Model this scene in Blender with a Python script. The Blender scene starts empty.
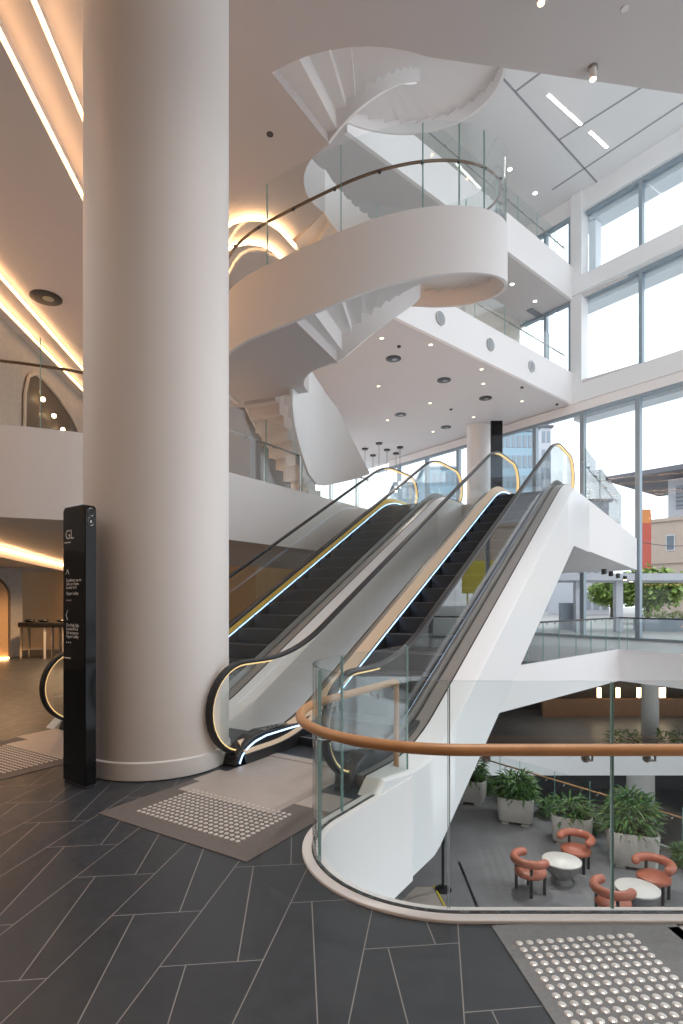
import bpy, bmesh, math, random
from mathutils import Vector, Matrix
random.seed(7)
PI = math.pi
SC = bpy.context.scene
C = bpy.context.collection
rad, cos, sin = math.radians, math.cos, math.sin

# ------------------------------------------------------------------ frames of the place
TH = rad(57.6)
DX, DY = cos(TH), sin(TH)                 # direction the escalators climb
NX, NY = DY, -DX                          # to the right of it
OX, OY = -0.54, 5.11                      # foot of the right-hand escalator
L1, L2S, L2T, L3S, L3T, ROOF = 3.95, 9.9, 11.2, 14.3, 15.7, 18.7
def P(t, w):                              # t along the escalators, w to their right
    return (OX + DX*t + NX*w, OY + DY*t + NY*w)
def Wp(s, o=0.0):                         # window wall: s along it, o outwards
    return (11.35 - .585*s + .811*o, 21.7 + .811*s + .585*o)
F2 = (.746, .666)
def Fp(u, o=0.0):                         # upper gallery edges: u from the window wall back, o behind the edge
    return (9.70 - F2[0]*u - F2[1]*o, 23.99 - F2[1]*u + F2[0]*o)
def Lp(L, Y):                             # cove lines on the left
    return (-.0965*Y - L, Y)

# ------------------------------------------------------------------ materials
def mat(name, col, rough=.5, metal=0, nscale=0, namt=.06, emit=None, estr=1, bump=0, spec=.5):
    m = bpy.data.materials.new(name); m.use_nodes = True
    nt = m.node_tree; b = nt.nodes['Principled BSDF']
    b.inputs['Base Color'].default_value = (*col, 1)
    b.inputs['Roughness'].default_value = rough
    b.inputs['Metallic'].default_value = metal
    b.inputs['Specular IOR Level'].default_value = spec
    if nscale:
        tc = nt.nodes.new('ShaderNodeTexCoord'); no = nt.nodes.new('ShaderNodeTexNoise')
        no.inputs['Scale'].default_value = nscale; no.inputs['Detail'].default_value = 5
        nt.links.new(tc.outputs['Object'], no.inputs['Vector'])
        r = nt.nodes.new('ShaderNodeMapRange')
        r.inputs['To Min'].default_value = 1-namt; r.inputs['To Max'].default_value = 1+namt
        nt.links.new(no.outputs['Fac'], r.inputs['Value'])
        mx = nt.nodes.new('ShaderNodeMix'); mx.data_type = 'RGBA'; mx.blend_type = 'MULTIPLY'
        mx.inputs[0].default_value = 1; mx.inputs[6].default_value = (*col, 1)
        nt.links.new(r.outputs[0], mx.inputs[7]); nt.links.new(mx.outputs[2], b.inputs['Base Color'])
        if bump:
            bp = nt.nodes.new('ShaderNodeBump'); bp.inputs['Strength'].default_value = bump
            nt.links.new(no.outputs['Fac'], bp.inputs['Height']); nt.links.new(bp.outputs[0], b.inputs['Normal'])
    if emit:
        b.inputs['Emission Color'].default_value = (*emit, 1)
        b.inputs['Emission Strength'].default_value = estr
    return m
def glassmat(name, tint, gl=.08, rough=0.0, fres=1.45):
    m = bpy.data.materials.new(name); m.use_nodes = True
    nt = m.node_tree; nt.nodes.clear()
    out = nt.nodes.new('ShaderNodeOutputMaterial'); mx = nt.nodes.new('ShaderNodeMixShader')
    tr = nt.nodes.new('ShaderNodeBsdfTransparent'); g = nt.nodes.new('ShaderNodeBsdfGlossy')
    tr.inputs[0].default_value = (*tint, 1); g.inputs['Roughness'].default_value = rough
    lw = nt.nodes.new('ShaderNodeLayerWeight'); lw.inputs['Blend'].default_value = .5
    pw = nt.nodes.new('ShaderNodeMath'); pw.operation = 'POWER'; pw.inputs[1].default_value = 5
    mu = nt.nodes.new('ShaderNodeMath'); mu.operation = 'MULTIPLY_ADD'; mu.inputs[1].default_value = gl; mu.inputs[2].default_value = .035 if gl > .3 else .012
    nt.links.new(lw.outputs['Facing'], pw.inputs[0]); nt.links.new(pw.outputs[0], mu.inputs[0])
    nt.links.new(mu.outputs[0], mx.inputs[0])
    nt.links.new(tr.outputs[0], mx.inputs[1]); nt.links.new(g.outputs[0], mx.inputs[2])
    nt.links.new(mx.outputs[0], out.inputs[0])
    return m
M = {}
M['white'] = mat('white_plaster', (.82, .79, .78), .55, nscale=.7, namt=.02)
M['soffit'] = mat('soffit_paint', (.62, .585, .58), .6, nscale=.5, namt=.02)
M['column'] = mat('column_plaster', (.78, .735, .71), .5, nscale=1.5, namt=.03)
M['clad'] = mat('cladding_panel', (.80, .80, .80), .3, nscale=1, namt=.015)
M['groove'] = mat('panel_joint', (.33, .34, .36), .7)
M['beige'] = mat('beige_plaster', (.62, .55, .48), .7, nscale=3, namt=.08)
M['brownwall'] = mat('bronze_wallcovering', (.55, .34, .17), .6, nscale=20, namt=.12)
M['paleplaster'] = mat('pale_textured_plaster', (.5, .46, .42), .8, nscale=9, namt=.2)
M['darkniche'] = mat('dark_niche', (.12, .09, .07), .6)
M['black'] = mat('black_rubber', (.018, .018, .02), .35)
M['gloss'] = mat('gloss_black_panel', (.006, .006, .007), .10, spec=.22)
M['charcoal'] = mat('charcoal_metal', (.05, .05, .055), .35, metal=.4)
M['step'] = mat('escalator_step', (.045, .05, .06), .45, metal=.3, nscale=90, namt=.4)
M['stepedge'] = mat('step_edge', (.22, .23, .25), .5)
M['steel'] = mat('brushed_steel', (.36, .35, .34), .32, metal=.9, nscale=30, namt=.08)
M['deck'] = mat('deck_metal', (.42, .39, .37), .35, metal=.5, nscale=20, namt=.05)
M['peach'] = mat('peach_deck', (.75, .55, .38), .4, metal=.35)
M['yellow'] = mat('yellow_deck', (.80, .52, .06), .4, metal=.2)
M['plate'] = mat('landing_plate', (.50, .44, .40), .42, metal=.2, nscale=12, namt=.1)
M['brass'] = mat('brass_guide', (.75, .55, .28), .3, metal=.8)
M['wood'] = mat('oak_handrail', (.60, .31, .14), .38, nscale=7, namt=.18)
M['bronze'] = mat('bronze_rail', (.22, .14, .09), .35, metal=.5)
M['gedge'] = mat('glass_edge', (.26, .45, .43), .15)
M['gedgel'] = mat('glass_edge_pale', (.50, .68, .68), .15)
M['frame'] = mat('grey_mullion', (.30, .36, .41), .4, metal=.3)
M['stone'] = mat('tactile_paver', (.15, .13, .12), .6, nscale=40, namt=.25, bump=.1)
M['stonecool'] = mat('tactile_paver_cool', (.20, .205, .21), .6, nscale=60, namt=.25, bump=.1)
M['stud'] = mat('steel_stud', (.80, .76, .72), .28, metal=.55)
M['lowfloor'] = mat('lower_floor_tile', (.20, .20, .21), .42, nscale=2.2, namt=.22)
M['leather'] = mat('tan_leather', (.40, .125, .075), .42, nscale=12, namt=.12)
M['marble'] = mat('white_marble', (.62, .60, .57), .3, nscale=5, namt=.1)
M['granite'] = mat('grey_granite', (.20, .20, .20), .5, nscale=25, namt=.35)
M['planter'] = mat('concrete_planter', (.47, .45, .42), .8, nscale=10, namt=.1)
M['soil'] = mat('soil', (.04, .03, .02), .9, nscale=30, namt=.3)
M['leaf'] = mat('leaf_green', (.045, .12, .035), .45, nscale=6, namt=.5)
M['leaf2'] = mat('leaf_bright', (.10, .20, .03), .45, nscale=6, namt=.4)
M['treeleaf'] = mat('tree_leaf', (.27, .38, .10), .6, nscale=1.5, namt=.4)
M['bark'] = mat('bark', (.10, .07, .05), .9, nscale=12, namt=.3)
M['timber'] = mat('timber_panel', (.30, .15, .075), .5, nscale=4, namt=.2)
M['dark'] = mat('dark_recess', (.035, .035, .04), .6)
M['paving'] = mat('terrace_paving', (.42, .41, .40), .8, nscale=3, namt=.1)
M['bwhite'] = mat('building_white', (.56, .57, .61), .8, nscale=1, namt=.04)
M['bcream'] = mat('building_cream', (.46, .37, .31), .8, nscale=1.5, namt=.08)
M['bgrey'] = mat('building_grey', (.30, .34, .39), .7, nscale=1, namt=.06)
M['bblue'] = mat('tower_glass', (.30, .42, .50), .3, metal=.3, nscale=.3, namt=.15)
M['bdark'] = mat('roof_dark', (.13, .13, .15), .7)
M['bwin'] = mat('far_window', (.12, .15, .18), .2)
M['red'] = mat('red_banner', (.50, .10, .07), .7)
M['orange'] = mat('orange_banner', (.62, .24, .08), .7)
M['byellow'] = mat('yellow_hoarding', (.62, .50, .03), .7)
M['led'] = mat('led_white', (.9, .95, 1), .4, emit=(.36, .62, 1), estr=1.9)
M['ledwarm'] = mat('led_warm', (1, .8, .5), .4, emit=(1, .56, .26), estr=10)
M['goldglint'] = mat('gold_glint', (1, .8, .4), .4, emit=(1, .66, .25), estr=.5)  # gold glint under the handrail ends, put in as a faint glow
M['lamp'] = mat('lamp_white', (1, 1, 1), .4, emit=(1, .97, .93), estr=9)
M['lampwarm'] = mat('lamp_warm', (1, .9, .7), .4, emit=(1, .72, .40), estr=9)
M['palefloor'] = mat('pale_floor', (.48, .47, .47), .35, nscale=3, namt=.06)
M['reveal'] = mat('outer_reveal', (.75, .80, .84), .7)
M['dimwall'] = mat('grey_wallcovering', (.22, .20, .19), .7, nscale=4, namt=.1)
M['lampdl'] = mat('downlight_lens', (1, .9, .7), .4, emit=(1, .80, .52), estr=2.2)
M['text'] = mat('white_lettering', (.8, .8, .8), .5)
M['glass'] = glassmat('clear_glass', (.955, .975, .972), .9)
M['glassr'] = glassmat('balustrade_glass', (.93, .955, .955), .8)
M['pane'] = glassmat('window_pane', (.97, .985, .99), .25)

# the tiled floor: long joints, short joints and slanting joints, worked out in nodes
def floormat():
    m = bpy.data.materials.new('slate_floor_tile'); m.use_nodes = True
    nt = m.node_tree; N = nt.nodes; Lk = nt.links; b = N['Principled BSDF']
    def mth(op, a, c=None, d=None):
        n = N.new('ShaderNodeMath'); n.operation = op
        for i, v in enumerate((a, c, d)):
            if v is None: continue
            if isinstance(v, (int, float)): n.inputs[i].default_value = v
            else: Lk.new(v, n.inputs[i])
        return n.outputs[0]
    g = N.new('ShaderNodeNewGeometry'); sp = N.new('ShaderNodeSeparateXYZ'); Lk.new(g.outputs['Position'], sp.inputs[0])
    a = rad(80.5); x, y = sp.outputs[0], sp.outputs[1]
    u = mth('ADD', mth('MULTIPLY', x, cos(a)), mth('MULTIPLY', y, sin(a)))
    v = mth('SUBTRACT', mth('MULTIPLY', x, sin(a)), mth('MULTIPLY', y, cos(a)))
    W, H = .432, .93
    vv = mth('DIVIDE', mth('ADD', v, V0), W)
    i = mth('FLOOR', vv); fv = mth('SUBTRACT', vv, i)
    k = mth('DIVIDE', mth('SUBTRACT', mth('SUBTRACT', mth('ADD', u, U0), mth('MULTIPLY', fv, .28*W)), mth('MULTIPLY', i, -.33)), H)
    j = mth('FLOOR', k); fk = mth('SUBTRACT', k, j)
    d1 = mth('MULTIPLY', mth('MINIMUM', fv, mth('SUBTRACT', 1, fv)), W)
    d2 = mth('MULTIPLY', mth('MINIMUM', fk, mth('SUBTRACT', 1, fk)), H*.96)
    dl = mth('SUBTRACT', fv, mth('SUBTRACT', .75, mth('MULTIPLY', fk, .5)))
    d3 = mth('MULTIPLY', mth('ABSOLUTE', dl), W*.97)
    d = mth('MINIMUM', mth('MINIMUM', d1, d2), d3)
    j1 = mth('LESS_THAN', d, .0026)
    side = mth('GREATER_THAN', dl, 0)
    cb = N.new('ShaderNodeCombineXYZ'); Lk.new(i, cb.inputs[0]); Lk.new(j, cb.inputs[1]); Lk.new(side, cb.inputs[2])
    wn = N.new('ShaderNodeTexWhiteNoise'); Lk.new(cb.outputs[0], wn.inputs['Vector'])
    no = N.new('ShaderNodeTexNoise'); no.inputs['Scale'].default_value = 9; no.inputs['Detail'].default_value = 8
    Lk.new(g.outputs['Position'], no.inputs['Vector'])
    fac = mth('ADD', mth('MULTIPLY', wn.outputs['Value'], .3), mth('MULTIPLY', no.outputs['Fac'], .9))
    cr = N.new('ShaderNodeMix'); cr.data_type = 'RGBA'; Lk.new(fac, cr.inputs[0])
    cr.inputs[6].default_value = (.019, .022, .027, 1); cr.inputs[7].default_value = (.052, .060, .072, 1)
    mx = N.new('ShaderNodeMix'); mx.data_type = 'RGBA'; Lk.new(j1, mx.inputs[0])
    Lk.new(cr.outputs[2], mx.inputs[6]); mx.inputs[7].default_value = (.26, .25, .24, 1)
    Lk.new(mx.outputs[2], b.inputs['Base Color'])
    b.inputs['Roughness'].default_value = .38
    Lk.new(mth('ADD', .26, mth('MULTIPLY', no.outputs['Fac'], .25)), b.inputs['Roughness'])
    return m
U0, V0 = -2.30 + .0, 1.19
M['floor'] = floormat()

# ------------------------------------------------------------------ mesh helpers
def new(): return bmesh.new()
def box(bm, c, s, rz=0, M0=None):
    vs = bmesh.ops.create_cube(bm, size=1)['verts']
    m = Matrix.Translation(c) @ Matrix.Rotation(rz, 4, 'Z') @ Matrix.Diagonal((*s, 1))
    if M0: m = M0 @ m
    bmesh.ops.transform(bm, matrix=m, verts=vs); return vs
def cyl(bm, c, r, h, seg=24, r2=None, M0=None):      # c is the centre of the base
    vs = bmesh.ops.create_cone(bm, cap_ends=True, segments=seg, radius1=r, radius2=r if r2 is None else r2, depth=h)['verts']
    m = Matrix.Translation((c[0], c[1], c[2]+h/2))
    if M0: m = M0 @ m
    bmesh.ops.transform(bm, matrix=m, verts=vs); return vs
def sph(bm, c, r, s=(1, 1, 1), seg=16):
    vs = bmesh.ops.create_uvsphere(bm, u_segments=seg, v_segments=seg//2, radius=r)['verts']
    bmesh.ops.transform(bm, matrix=Matrix.Translation(c) @ Matrix.Diagonal((*s, 1)), verts=vs); return vs
def lathe(bm, prof, seg=32, c=(0, 0, 0)):
    rings = []
    for r, z in prof:
        rings.append([bm.verts.new((c[0]+r*cos(2*PI*i/seg), c[1]+r*sin(2*PI*i/seg), c[2]+z)) for i in range(seg)])
    for a, b in zip(rings, rings[1:]):
        for i in range(seg): bm.faces.new((a[i], a[(i+1) % seg], b[(i+1) % seg], b[i]))
    bm.faces.new(rings[0][::-1]); bm.faces.new(rings[-1])
def slab(bm, poly, z0, z1):
    a = [bm.verts.new((x, y, z0)) for x, y in poly]; b = [bm.verts.new((x, y, z1)) for x, y in poly]
    n = len(poly); area = sum(poly[i][0]*poly[(i+1) % n][1]-poly[(i+1) % n][0]*poly[i][1] for i in range(n))
    if area < 0: a.reverse(); b.reverse()
    bm.faces.new(a[::-1]); bm.faces.new(b)
    for i in range(n): bm.faces.new((a[i], a[(i+1) % n], b[(i+1) % n], b[i]))
def strip(bm, path, z0, z1, th=.06, off=0.0):        # wall of thickness th following a plan path
    n = len(path)
    z0 = z0 if isinstance(z0, (list, tuple)) else [z0]*n
    z1 = z1 if isinstance(z1, (list, tuple)) else [z1]*n
    R = []
    for i, (x, y) in enumerate(path):
        a = path[max(i-1, 0)]; c = path[min(i+1, n-1)]
        tx, ty = c[0]-a[0], c[1]-a[1]; l = math.hypot(tx, ty) or 1
        nx, ny = ty/l, -tx/l
        o1, o2 = off-th/2, off+th/2
        R.append([bm.verts.new((x+nx*o, y+ny*o, z)) for o, z in ((o1, z0[i]), (o2, z0[i]), (o2, z1[i]), (o1, z1[i]))])
    for a, b in zip(R, R[1:]):
        for k in range(4): bm.faces.new((a[k], b[k], b[(k+1) % 4], a[(k+1) % 4]))
    bm.faces.new(R[0]); bm.faces.new(R[-1][::-1])
def circ(r, n=10, r2=None): return [(r*cos(2*PI*i/n), (r2 or r)*sin(2*PI*i/n)) for i in range(n)]
def sweep(bm, pts, prof, side=None, closed=False):
    pts = [Vector(p) for p in pts]; n = len(pts); R = []
    for i, p in enumerate(pts):
        if closed: T = (pts[(i+1) % n]-pts[i-1])
        else: T = (pts[min(i+1, n-1)]-pts[max(i-1, 0)])
        T.normalize()
        S = Vector(side) if side else Vector((T.y, -T.x, 0))
        if S.length < 1e-4: S = Vector((1, 0, 0))
        S.normalize(); U = T.cross(S); U.normalize()
        R.append([bm.verts.new(p + S*a + U*b) for a, b in prof])
    m = len(prof)
    for i in range(n if closed else n-1):
        a, b = R[i], R[(i+1) % n]
        for k in range(m): bm.faces.new((a[k], b[k], b[(k+1) % m], a[(k+1) % m]))
    if not closed: bm.faces.new(R[0][::-1]); bm.faces.new(R[-1])
def tube(bm, pts, r, seg=10): sweep(bm, pts, circ(r, seg))
def rod(bm, a, b, r, seg=8):
    a = Vector(a); b = Vector(b); d = b-a
    vs = bmesh.ops.create_cone(bm, cap_ends=True, segments=seg, radius1=r, radius2=r, depth=d.length)['verts']
    q = Vector((0, 0, 1)).rotation_difference(d.normalized()).to_matrix().to_4x4()
    bmesh.ops.transform(bm, matrix=Matrix.Translation((a+b)/2) @ q, verts=vs)
def obj(name, bm, m, parent=None, smooth=False, bevel=0, label=None, seg=2):
    bmesh.ops.recalc_face_normals(bm, faces=bm.faces)
    me = bpy.data.meshes.new(name); bm.to_mesh(me); bm.free()
    ms = m if isinstance(m, (list, tuple)) else [m]
    for q in ms: me.materials.append(M[q])
    if smooth:
        for p in me.polygons: p.use_smooth = True
        me.set_sharp_from_angle(angle=rad(38))
    o = bpy.data.objects.new(name, me); C.objects.link(o)
    if parent is not None: o.parent = parent
    if bevel:
        b = o.modifiers.new('bevel', 'BEVEL'); b.width = bevel; b.segments = seg; b.limit_method = 'ANGLE'
    if label: o['label'] = label
    return o
def tag(o, label, cat, group=None):
    o['label'] = label; o['category'] = cat
    if group: o['group'] = group
    return o
def thing(name, label, cat, loc=(0, 0, 0), rz=0, group=None):
    o = bpy.data.objects.new(name, None); C.objects.link(o); o.location = loc; o.rotation_euler = (0, 0, rz)
    o.empty_display_size = .1
    return tag(o, label, cat, group)
def struct(name, bm, m, parent=None, **k):
    o = obj(name, bm, m, parent, **k); o['kind'] = 'structure'; return o
def kids(o): return [c for c in ALLK.get(o, [])]
def dup(root, loc, rz=None, label=None, group=None, scale=None):
    r = root.copy(); C.objects.link(r); r.location = loc
    if rz is not None: r.rotation_euler = (0, 0, rz)
    if scale: r.scale = (scale,)*3
    if label: r['label'] = label
    if group: r['group'] = group
    for ch in list(root.children):
        c = ch.copy(); C.objects.link(c); c.parent = r
        for g in list(ch.children):
            q = g.copy(); C.objects.link(q); q.parent = c
    return r

# ================================================================== SETTING: slabs, floor, ceiling
# ground floor with the edge of the void
CB = [(6.0, 2.79), (.58, 2.79)]
KX, KY, KR = .618, 3.663, .873
for a in range(-86, -211, -8):
    CB.append((KX+KR*cos(rad(a)), KY+KR*sin(rad(a))))
e0 = (KX+KR*cos(rad(147.6)), KY+KR*sin(rad(147.6)))
CB.append(e0)
t_e, w_e = ((e0[0]-OX)*DX+(e0[1]-OY)*DY), ((e0[0]-OX)*NX+(e0[1]-OY)*NY)
WB = w_e                                                # line of the straight glass beside the escalator
CB.append(P(.62, WB))
G1a, G1b, G1c = (3.4, 12.84), (8.95, 18.23), (9.99, 16.53)
gf = [(6.0, -3), (6.0, 2.79)] + CB[1:] + [P(1.2, WB), P(1.2, -.8), P(1.2, -4.6), (0.2, 14.6), G1a, G1b, (16.5, 6.0), (22, 6), Wp(-9), Wp(16), (-16, 34), (-16, -3)]
bm = new(); slab(bm, gf, -.95, 0)
floor = struct('floor', bm, 'floor')
# white edge of the ground floor slab round the void
bm = new(); strip(bm, [G1a, G1b, (16.2, 6.4)], -1.0, .02, .05, .02)
struct('trim_1', bm, 'white')
bm = new(); slab(bm, [(5.2, 14.6), (8.93, 18.2), (16.1, 6.5), (21.8, 6.5), Wp(-8.8), Wp(11), P(10, -4)], 0, .008); struct('floor_far_side', bm, 'palefloor')  # paler floor layer between the void and the windows
bm = new(); slab(bm, [(-4, 1.5), (14, 1.5), (10.9, 8.16), (2.0, 20.9), (-4, 24)], -4.5, -4.2)
struct('floor_lower', bm, 'lowfloor')
bm = new(); slab(bm, [(10.9, 8.16), (30, 8.16), (30, 40), (-4, 40), (-4, 24), (2.0, 20.9)], -8.6, -8.4)
struct('floor_basement', bm, 'lowfloor')
bm = new(); slab(bm, [(1, 21.55), (30, 21.55), (30, 40), (1, 40)], -5.0, -4.2)
struct('floor_far', bm, 'lowfloor')
bm = new(); strip(bm, [(1, 21.5), (30, 21.5)], -5.06, -4.18, .1); struct('trim_9', bm, 'white')
# first floor slab
g1 = [P(9.35, -4.35), P(5.3, -4.38), (-2.35, 10.45), (-2.62, 9.85), (-3.1, 8.95), (-3.42, 8.55), (-3.8, 8.24), (-4.3, 8.0), (-4.74, 7.84), (-6.2, 7.4), (-9, 6.9), (-16, 6.2)]
def smooth(p, n=5):
    o = []
    for i in range(len(p)-1):
        a, b, c, d = p[max(i-1, 0)], p[i], p[i+1], p[min(i+2, len(p)-1)]
        for k in range(n):
            t = k/n
            o.append(tuple(.5*((2*b[q])+(-a[q]+c[q])*t+(2*a[q]-5*b[q]+4*c[q]-d[q])*t*t+(-a[q]+3*b[q]-3*c[q]+d[q])*t**3) for q in (0, 1)))
    return o+[p[-1]]
g1 = [P(9.35, -4.35)] + smooth(g1[1:])
bm = new(); slab(bm, [Wp(0.0), P(9.35, .97)] + g1 + [(-16, 34), Wp(16)], 2.75, L1)
struct('floor_upper', bm, 'white')
bm = new(); strip(bm, g1, 3.9, 4.04, .1, .051)
struct('trim_2', bm, 'white')

# the staircase's circle
CX, CY, RO, RI = .38, 11.25, 2.78, 1.15
def CP(a, r): return (CX+r*cos(rad(a)), CY+r*sin(rad(a)))
arc = lambda a0, a1, r, n: [CP(a0+(a1-a0)*i/n, r) for i in range(n+1)]
l2 = [Fp(0), Fp(12.4), (-.1, 14.3)] + arc(104, 131, RO+.05, 4) + arc(131, 238, RI-.02, 14) + arc(238, 290, RO, 8) + [(5.6, 9.27), (14, 10.55), (14, -3), (-3.5, -3)]
ledge = []
for Y in (-3, 24): pass
l2 += [Lp(3.42, -3), Lp(3.42, 30), Wp(24), Wp(0, .3)]
bm = new(); slab(bm, l2, L2S, L2S+.9)
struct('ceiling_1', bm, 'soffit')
bm = new(); strip(bm, [Fp(0), Fp(12.4)], L2S, L2T, .12, -.06)
struct('trim_3', bm, 'white')
# stepped soffit on the left
bm = new(); slab(bm, [Lp(3.42, -3), Lp(3.94, -3), Lp(3.94, 30), Lp(3.42, 30)], 9.6, 10.8)
slab(bm, [Lp(3.94, -3), Lp(6.74, -3), Lp(6.74, 30), Lp(3.94, 30)], 9.3, 10.8)
slab(bm, [Lp(6.74, -3), Lp(7.25, -3), Lp(7.25, 30), Lp(6.74, 30)], 9.15, 10.8)
slab(bm, [Lp(7.25, -3), Lp(7.8, -3), Lp(7.8, 30), Lp(7.25, 30)], 9.0, 10.8)
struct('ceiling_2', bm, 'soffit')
# third floor slab and the roof
l3 = [Fp(0), Fp(12.9), (.4, 14.1)] + arc(90, 131, RO+.05, 4) + [(-3, 14), (-16, 14), (-16, 34), Wp(24), Wp(0, .3)]
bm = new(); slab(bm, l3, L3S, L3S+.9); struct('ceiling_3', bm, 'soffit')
bm = new(); strip(bm, [Fp(0), Fp(12.9)], L3S, L3T, .12, -.06); struct('trim_4', bm, 'white')
bm = new(); slab(bm, [(-18, 2), (26, 2), Wp(-9, 1.3), Wp(24, 1.3), (-18, 42)], ROOF, ROOF+.4); struct('ceiling_4', bm, 'clad')
# joints of the roof panels
bm = new()
def gline(p, q, w=.07):
    d = Vector((q[0]-p[0], q[1]-p[1], 0)); 
    box(bm, ((p[0]+q[0])/2, (p[1]+q[1])/2, ROOF-.004), (d.length, w, .012), math.atan2(d.y, d.x))
for o in (-1.15, -8.2): gline(Fp(-.2 if o < 0 else 0, o), Fp(14, o))
for u in (3.2, 6.2, 9.2): gline(Fp(u, -1.15), Fp(u, -16))
gline(Wp(3, -1.0), Wp(-8, -1.0))
o = struct('trim_5', bm, 'groove')
bm = new(); d = Vector((8.4, 1.28, 0)); a = math.atan2(1.28, 8.4)
box(bm, (6.2, 8.0, L2S-.004), (3.2, .02, .012), rad(50)); struct('trim_6', bm, 'groove')

# ------------------------------------------------------------------ window wall
WA = math.atan2(.811, -.585)
def wbox(bm, s0, s1, o0, o1, z0, z1):
    c = Wp((s0+s1)/2, (o0+o1)/2); box(bm, (c[0], c[1], (z0+z1)/2), (abs(s1-s0), abs(o1-o0), z1-z0), WA)
bm = new(); wbox(bm, -7, 2.85, -.1, .55, 9.87, 10.6); wbox(bm, -7, 2.85, -.1, .55, 14.4, 15.1)
wbox(bm, -7, 2.85, .1, .55, 17.9, ROOF); wbox(bm, 2.3, 2.8, .0, .5, 10.6, 14.4); wbox(bm, 2.3, 2.8, .0, .5, 15.1, ROOF)
struct('wall_right', bm, 'clad')
bm = new(); wbox(bm, -7, 14.6, 0, .4, 9.5, 9.87); wbox(bm, -7, 16, 0, .4, -.3, .04)
wbox(bm, 2.85, 20, .1, .4, 9.87, L2T+.05); wbox(bm, 2.85, 6, .1, .4, 14.3, L3T); wbox(bm, 2.85, 12, .1, .4, 17.9, ROOF)
struct('trim_7', bm, 'white')
nwin = 0
def window(s0, s1, z0, z1, fr=.07, o=.12, dep=.2, mid=None):
    global nwin; nwin += 1
    bm = new()
    wbox(bm, s0-fr, s0+fr, o-dep/2, o+dep/2, z0, z1)
    wbox(bm, s0+fr, s1-fr, o-dep/2, o+dep/2, z1-.12, z1); wbox(bm, s0+fr, s1-fr, o-dep/2, o+dep/2, z0, z0+.1)
    if mid: wbox(bm, s0+fr, s1-fr, o-dep/2, o+dep/2, mid-.05, mid+.05)
    f = struct('window_%d' % nwin, bm, 'frame')
    bm = new(); wbox(bm, s0+fr, s1-fr, o-.01, o+.01, z0+.1, z1-.12)
    g = obj('window_pane', bm, 'pane', f)
for k in range(-3, 7): window(2.3*k, 2.3*k+2.3, .04, 9.5, fr=.09)
for k in range(-3, 1): window(2.3*k, 2.3*k+2.3, 10.6, 14.4, o=.35); window(2.3*k, 2.3*k+2.3, 15.1, 17.9, o=.35)
for k in range(1, 3): window(2.85+1.2*(k-1), 2.85+1.2*k, L2T+.05, 14.3, fr=.06); window(2.85+1.2*(k-1), 2.85+1.2*k, L3T, 17.9, fr=.06)
# the deep outer reveals that show as pale bands at the head of each opening
bm = new()
for z0, z1 in ((9.35, 9.8), (14.1, 14.6), (17.6, 18.2)): wbox(bm, -7, 3, .56, 1.35, z0, z1)
wbox(bm, 2.0, 2.3, .56, 1.0, 15.1, 17.55)
struct('trim_8', bm, 'reveal')

# ------------------------------------------------------------------ walls
def wallseg(name, path, z0, z1, m, th=.2):
    bm = new(); strip(bm, path, z0, z1, th); return struct(name, bm, m)
wallseg('wall_left_upper', [Lp(7.61, 8), Lp(7.61, 30)], L1, 9.1, 'paleplaster')
wallseg('wall_back_upper', [(-10.8, 24), (-4, 24.5), (-1.5, 28)], L1, 9.9, 'dimwall')
wallseg('wall_back', [(-13.5, 17.6), (-3, 19.5), (2.0, 27.5)], 0, 2.75, 'brownwall')
wallseg('wall_left', [(-9.25, 16.2), (-11.35, 11.5), (-11.6, 6)], 0, 2.75, 'paleplaster', .3)
wallseg('wall_gallery_upper', [Wp(5.3, -.2), Wp(5.3, -3.0), (3.5, 22.5), (-3, 18.5), (-6, 17)], L2S+.9, L3S, 'beige')
wallseg('wall_gallery_top', [Wp(5.3, -.2), Wp(5.6, -1.4), Wp(6.4, -2.2), (3.5, 22.5), (-3, 17.5), (-6, 16)], L3S+.9, ROOF, 'beige')
wallseg('wall_behind', [(-16, -3.1), (14, -3.1)], 0, L2S, 'brownwall')
wallseg('wall_left_far', [(-16, -3), (-16, 8)], 0, L2S, 'brownwall')
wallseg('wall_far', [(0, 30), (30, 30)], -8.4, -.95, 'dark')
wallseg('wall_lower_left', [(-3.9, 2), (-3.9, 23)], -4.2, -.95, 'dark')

# arch niches: the dark one on the upper gallery and the lit one on the ground floor
def niche(name, label, path, prof, m, lamps=None):
    pass
t = thing('arched_opening', 'tall dark arched opening in the pale plaster wall of the upper left gallery', 'arch', Lp(7.49, 17.9)+(L1,), 0)
yy = [17.9, 17.95, 18.2, 18.7, 19.4, 20.6, 21.8, 22.5, 22.8, 22.85]
zz = [3.0, 4.2, 4.85, 5.15, 5.2, 5.05, 4.75, 4.45, 3.9, 3.0]
yy = [y*.894 for y in yy]; zz = [1.6+(2.35+z)*.894-3.95 for z in zz]
bm = new()
pts = [(Lp(7.47, y)[0]-Lp(7.49, 17.9)[0], y-17.9, z) for y, z in zip(yy, zz)]
vs = [bm.verts.new((x, y, 0)) for x, y, z in (pts[0], pts[-1])]
a = [bm.verts.new(p) for p in pts]; b = [bm.verts.new((p[0]-.06, p[1], p[2])) for p in pts]
f0 = bm.verts.new((pts[0][0], pts[0][1], 0)); f1 = bm.verts.new((pts[-1][0], pts[-1][1], 0))
bm.verts.remove(vs[0]); bm.verts.remove(vs[1])
bm.faces.new([f0]+a+[f1])
obj('arch_panel', bm, 'darkniche', t)
bm = new(); sweep(bm, [(p[0]+.03, p[1], p[2]) for p in pts], circ(.05, 6)); obj('arch_reveal', bm, 'beige', t)
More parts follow.
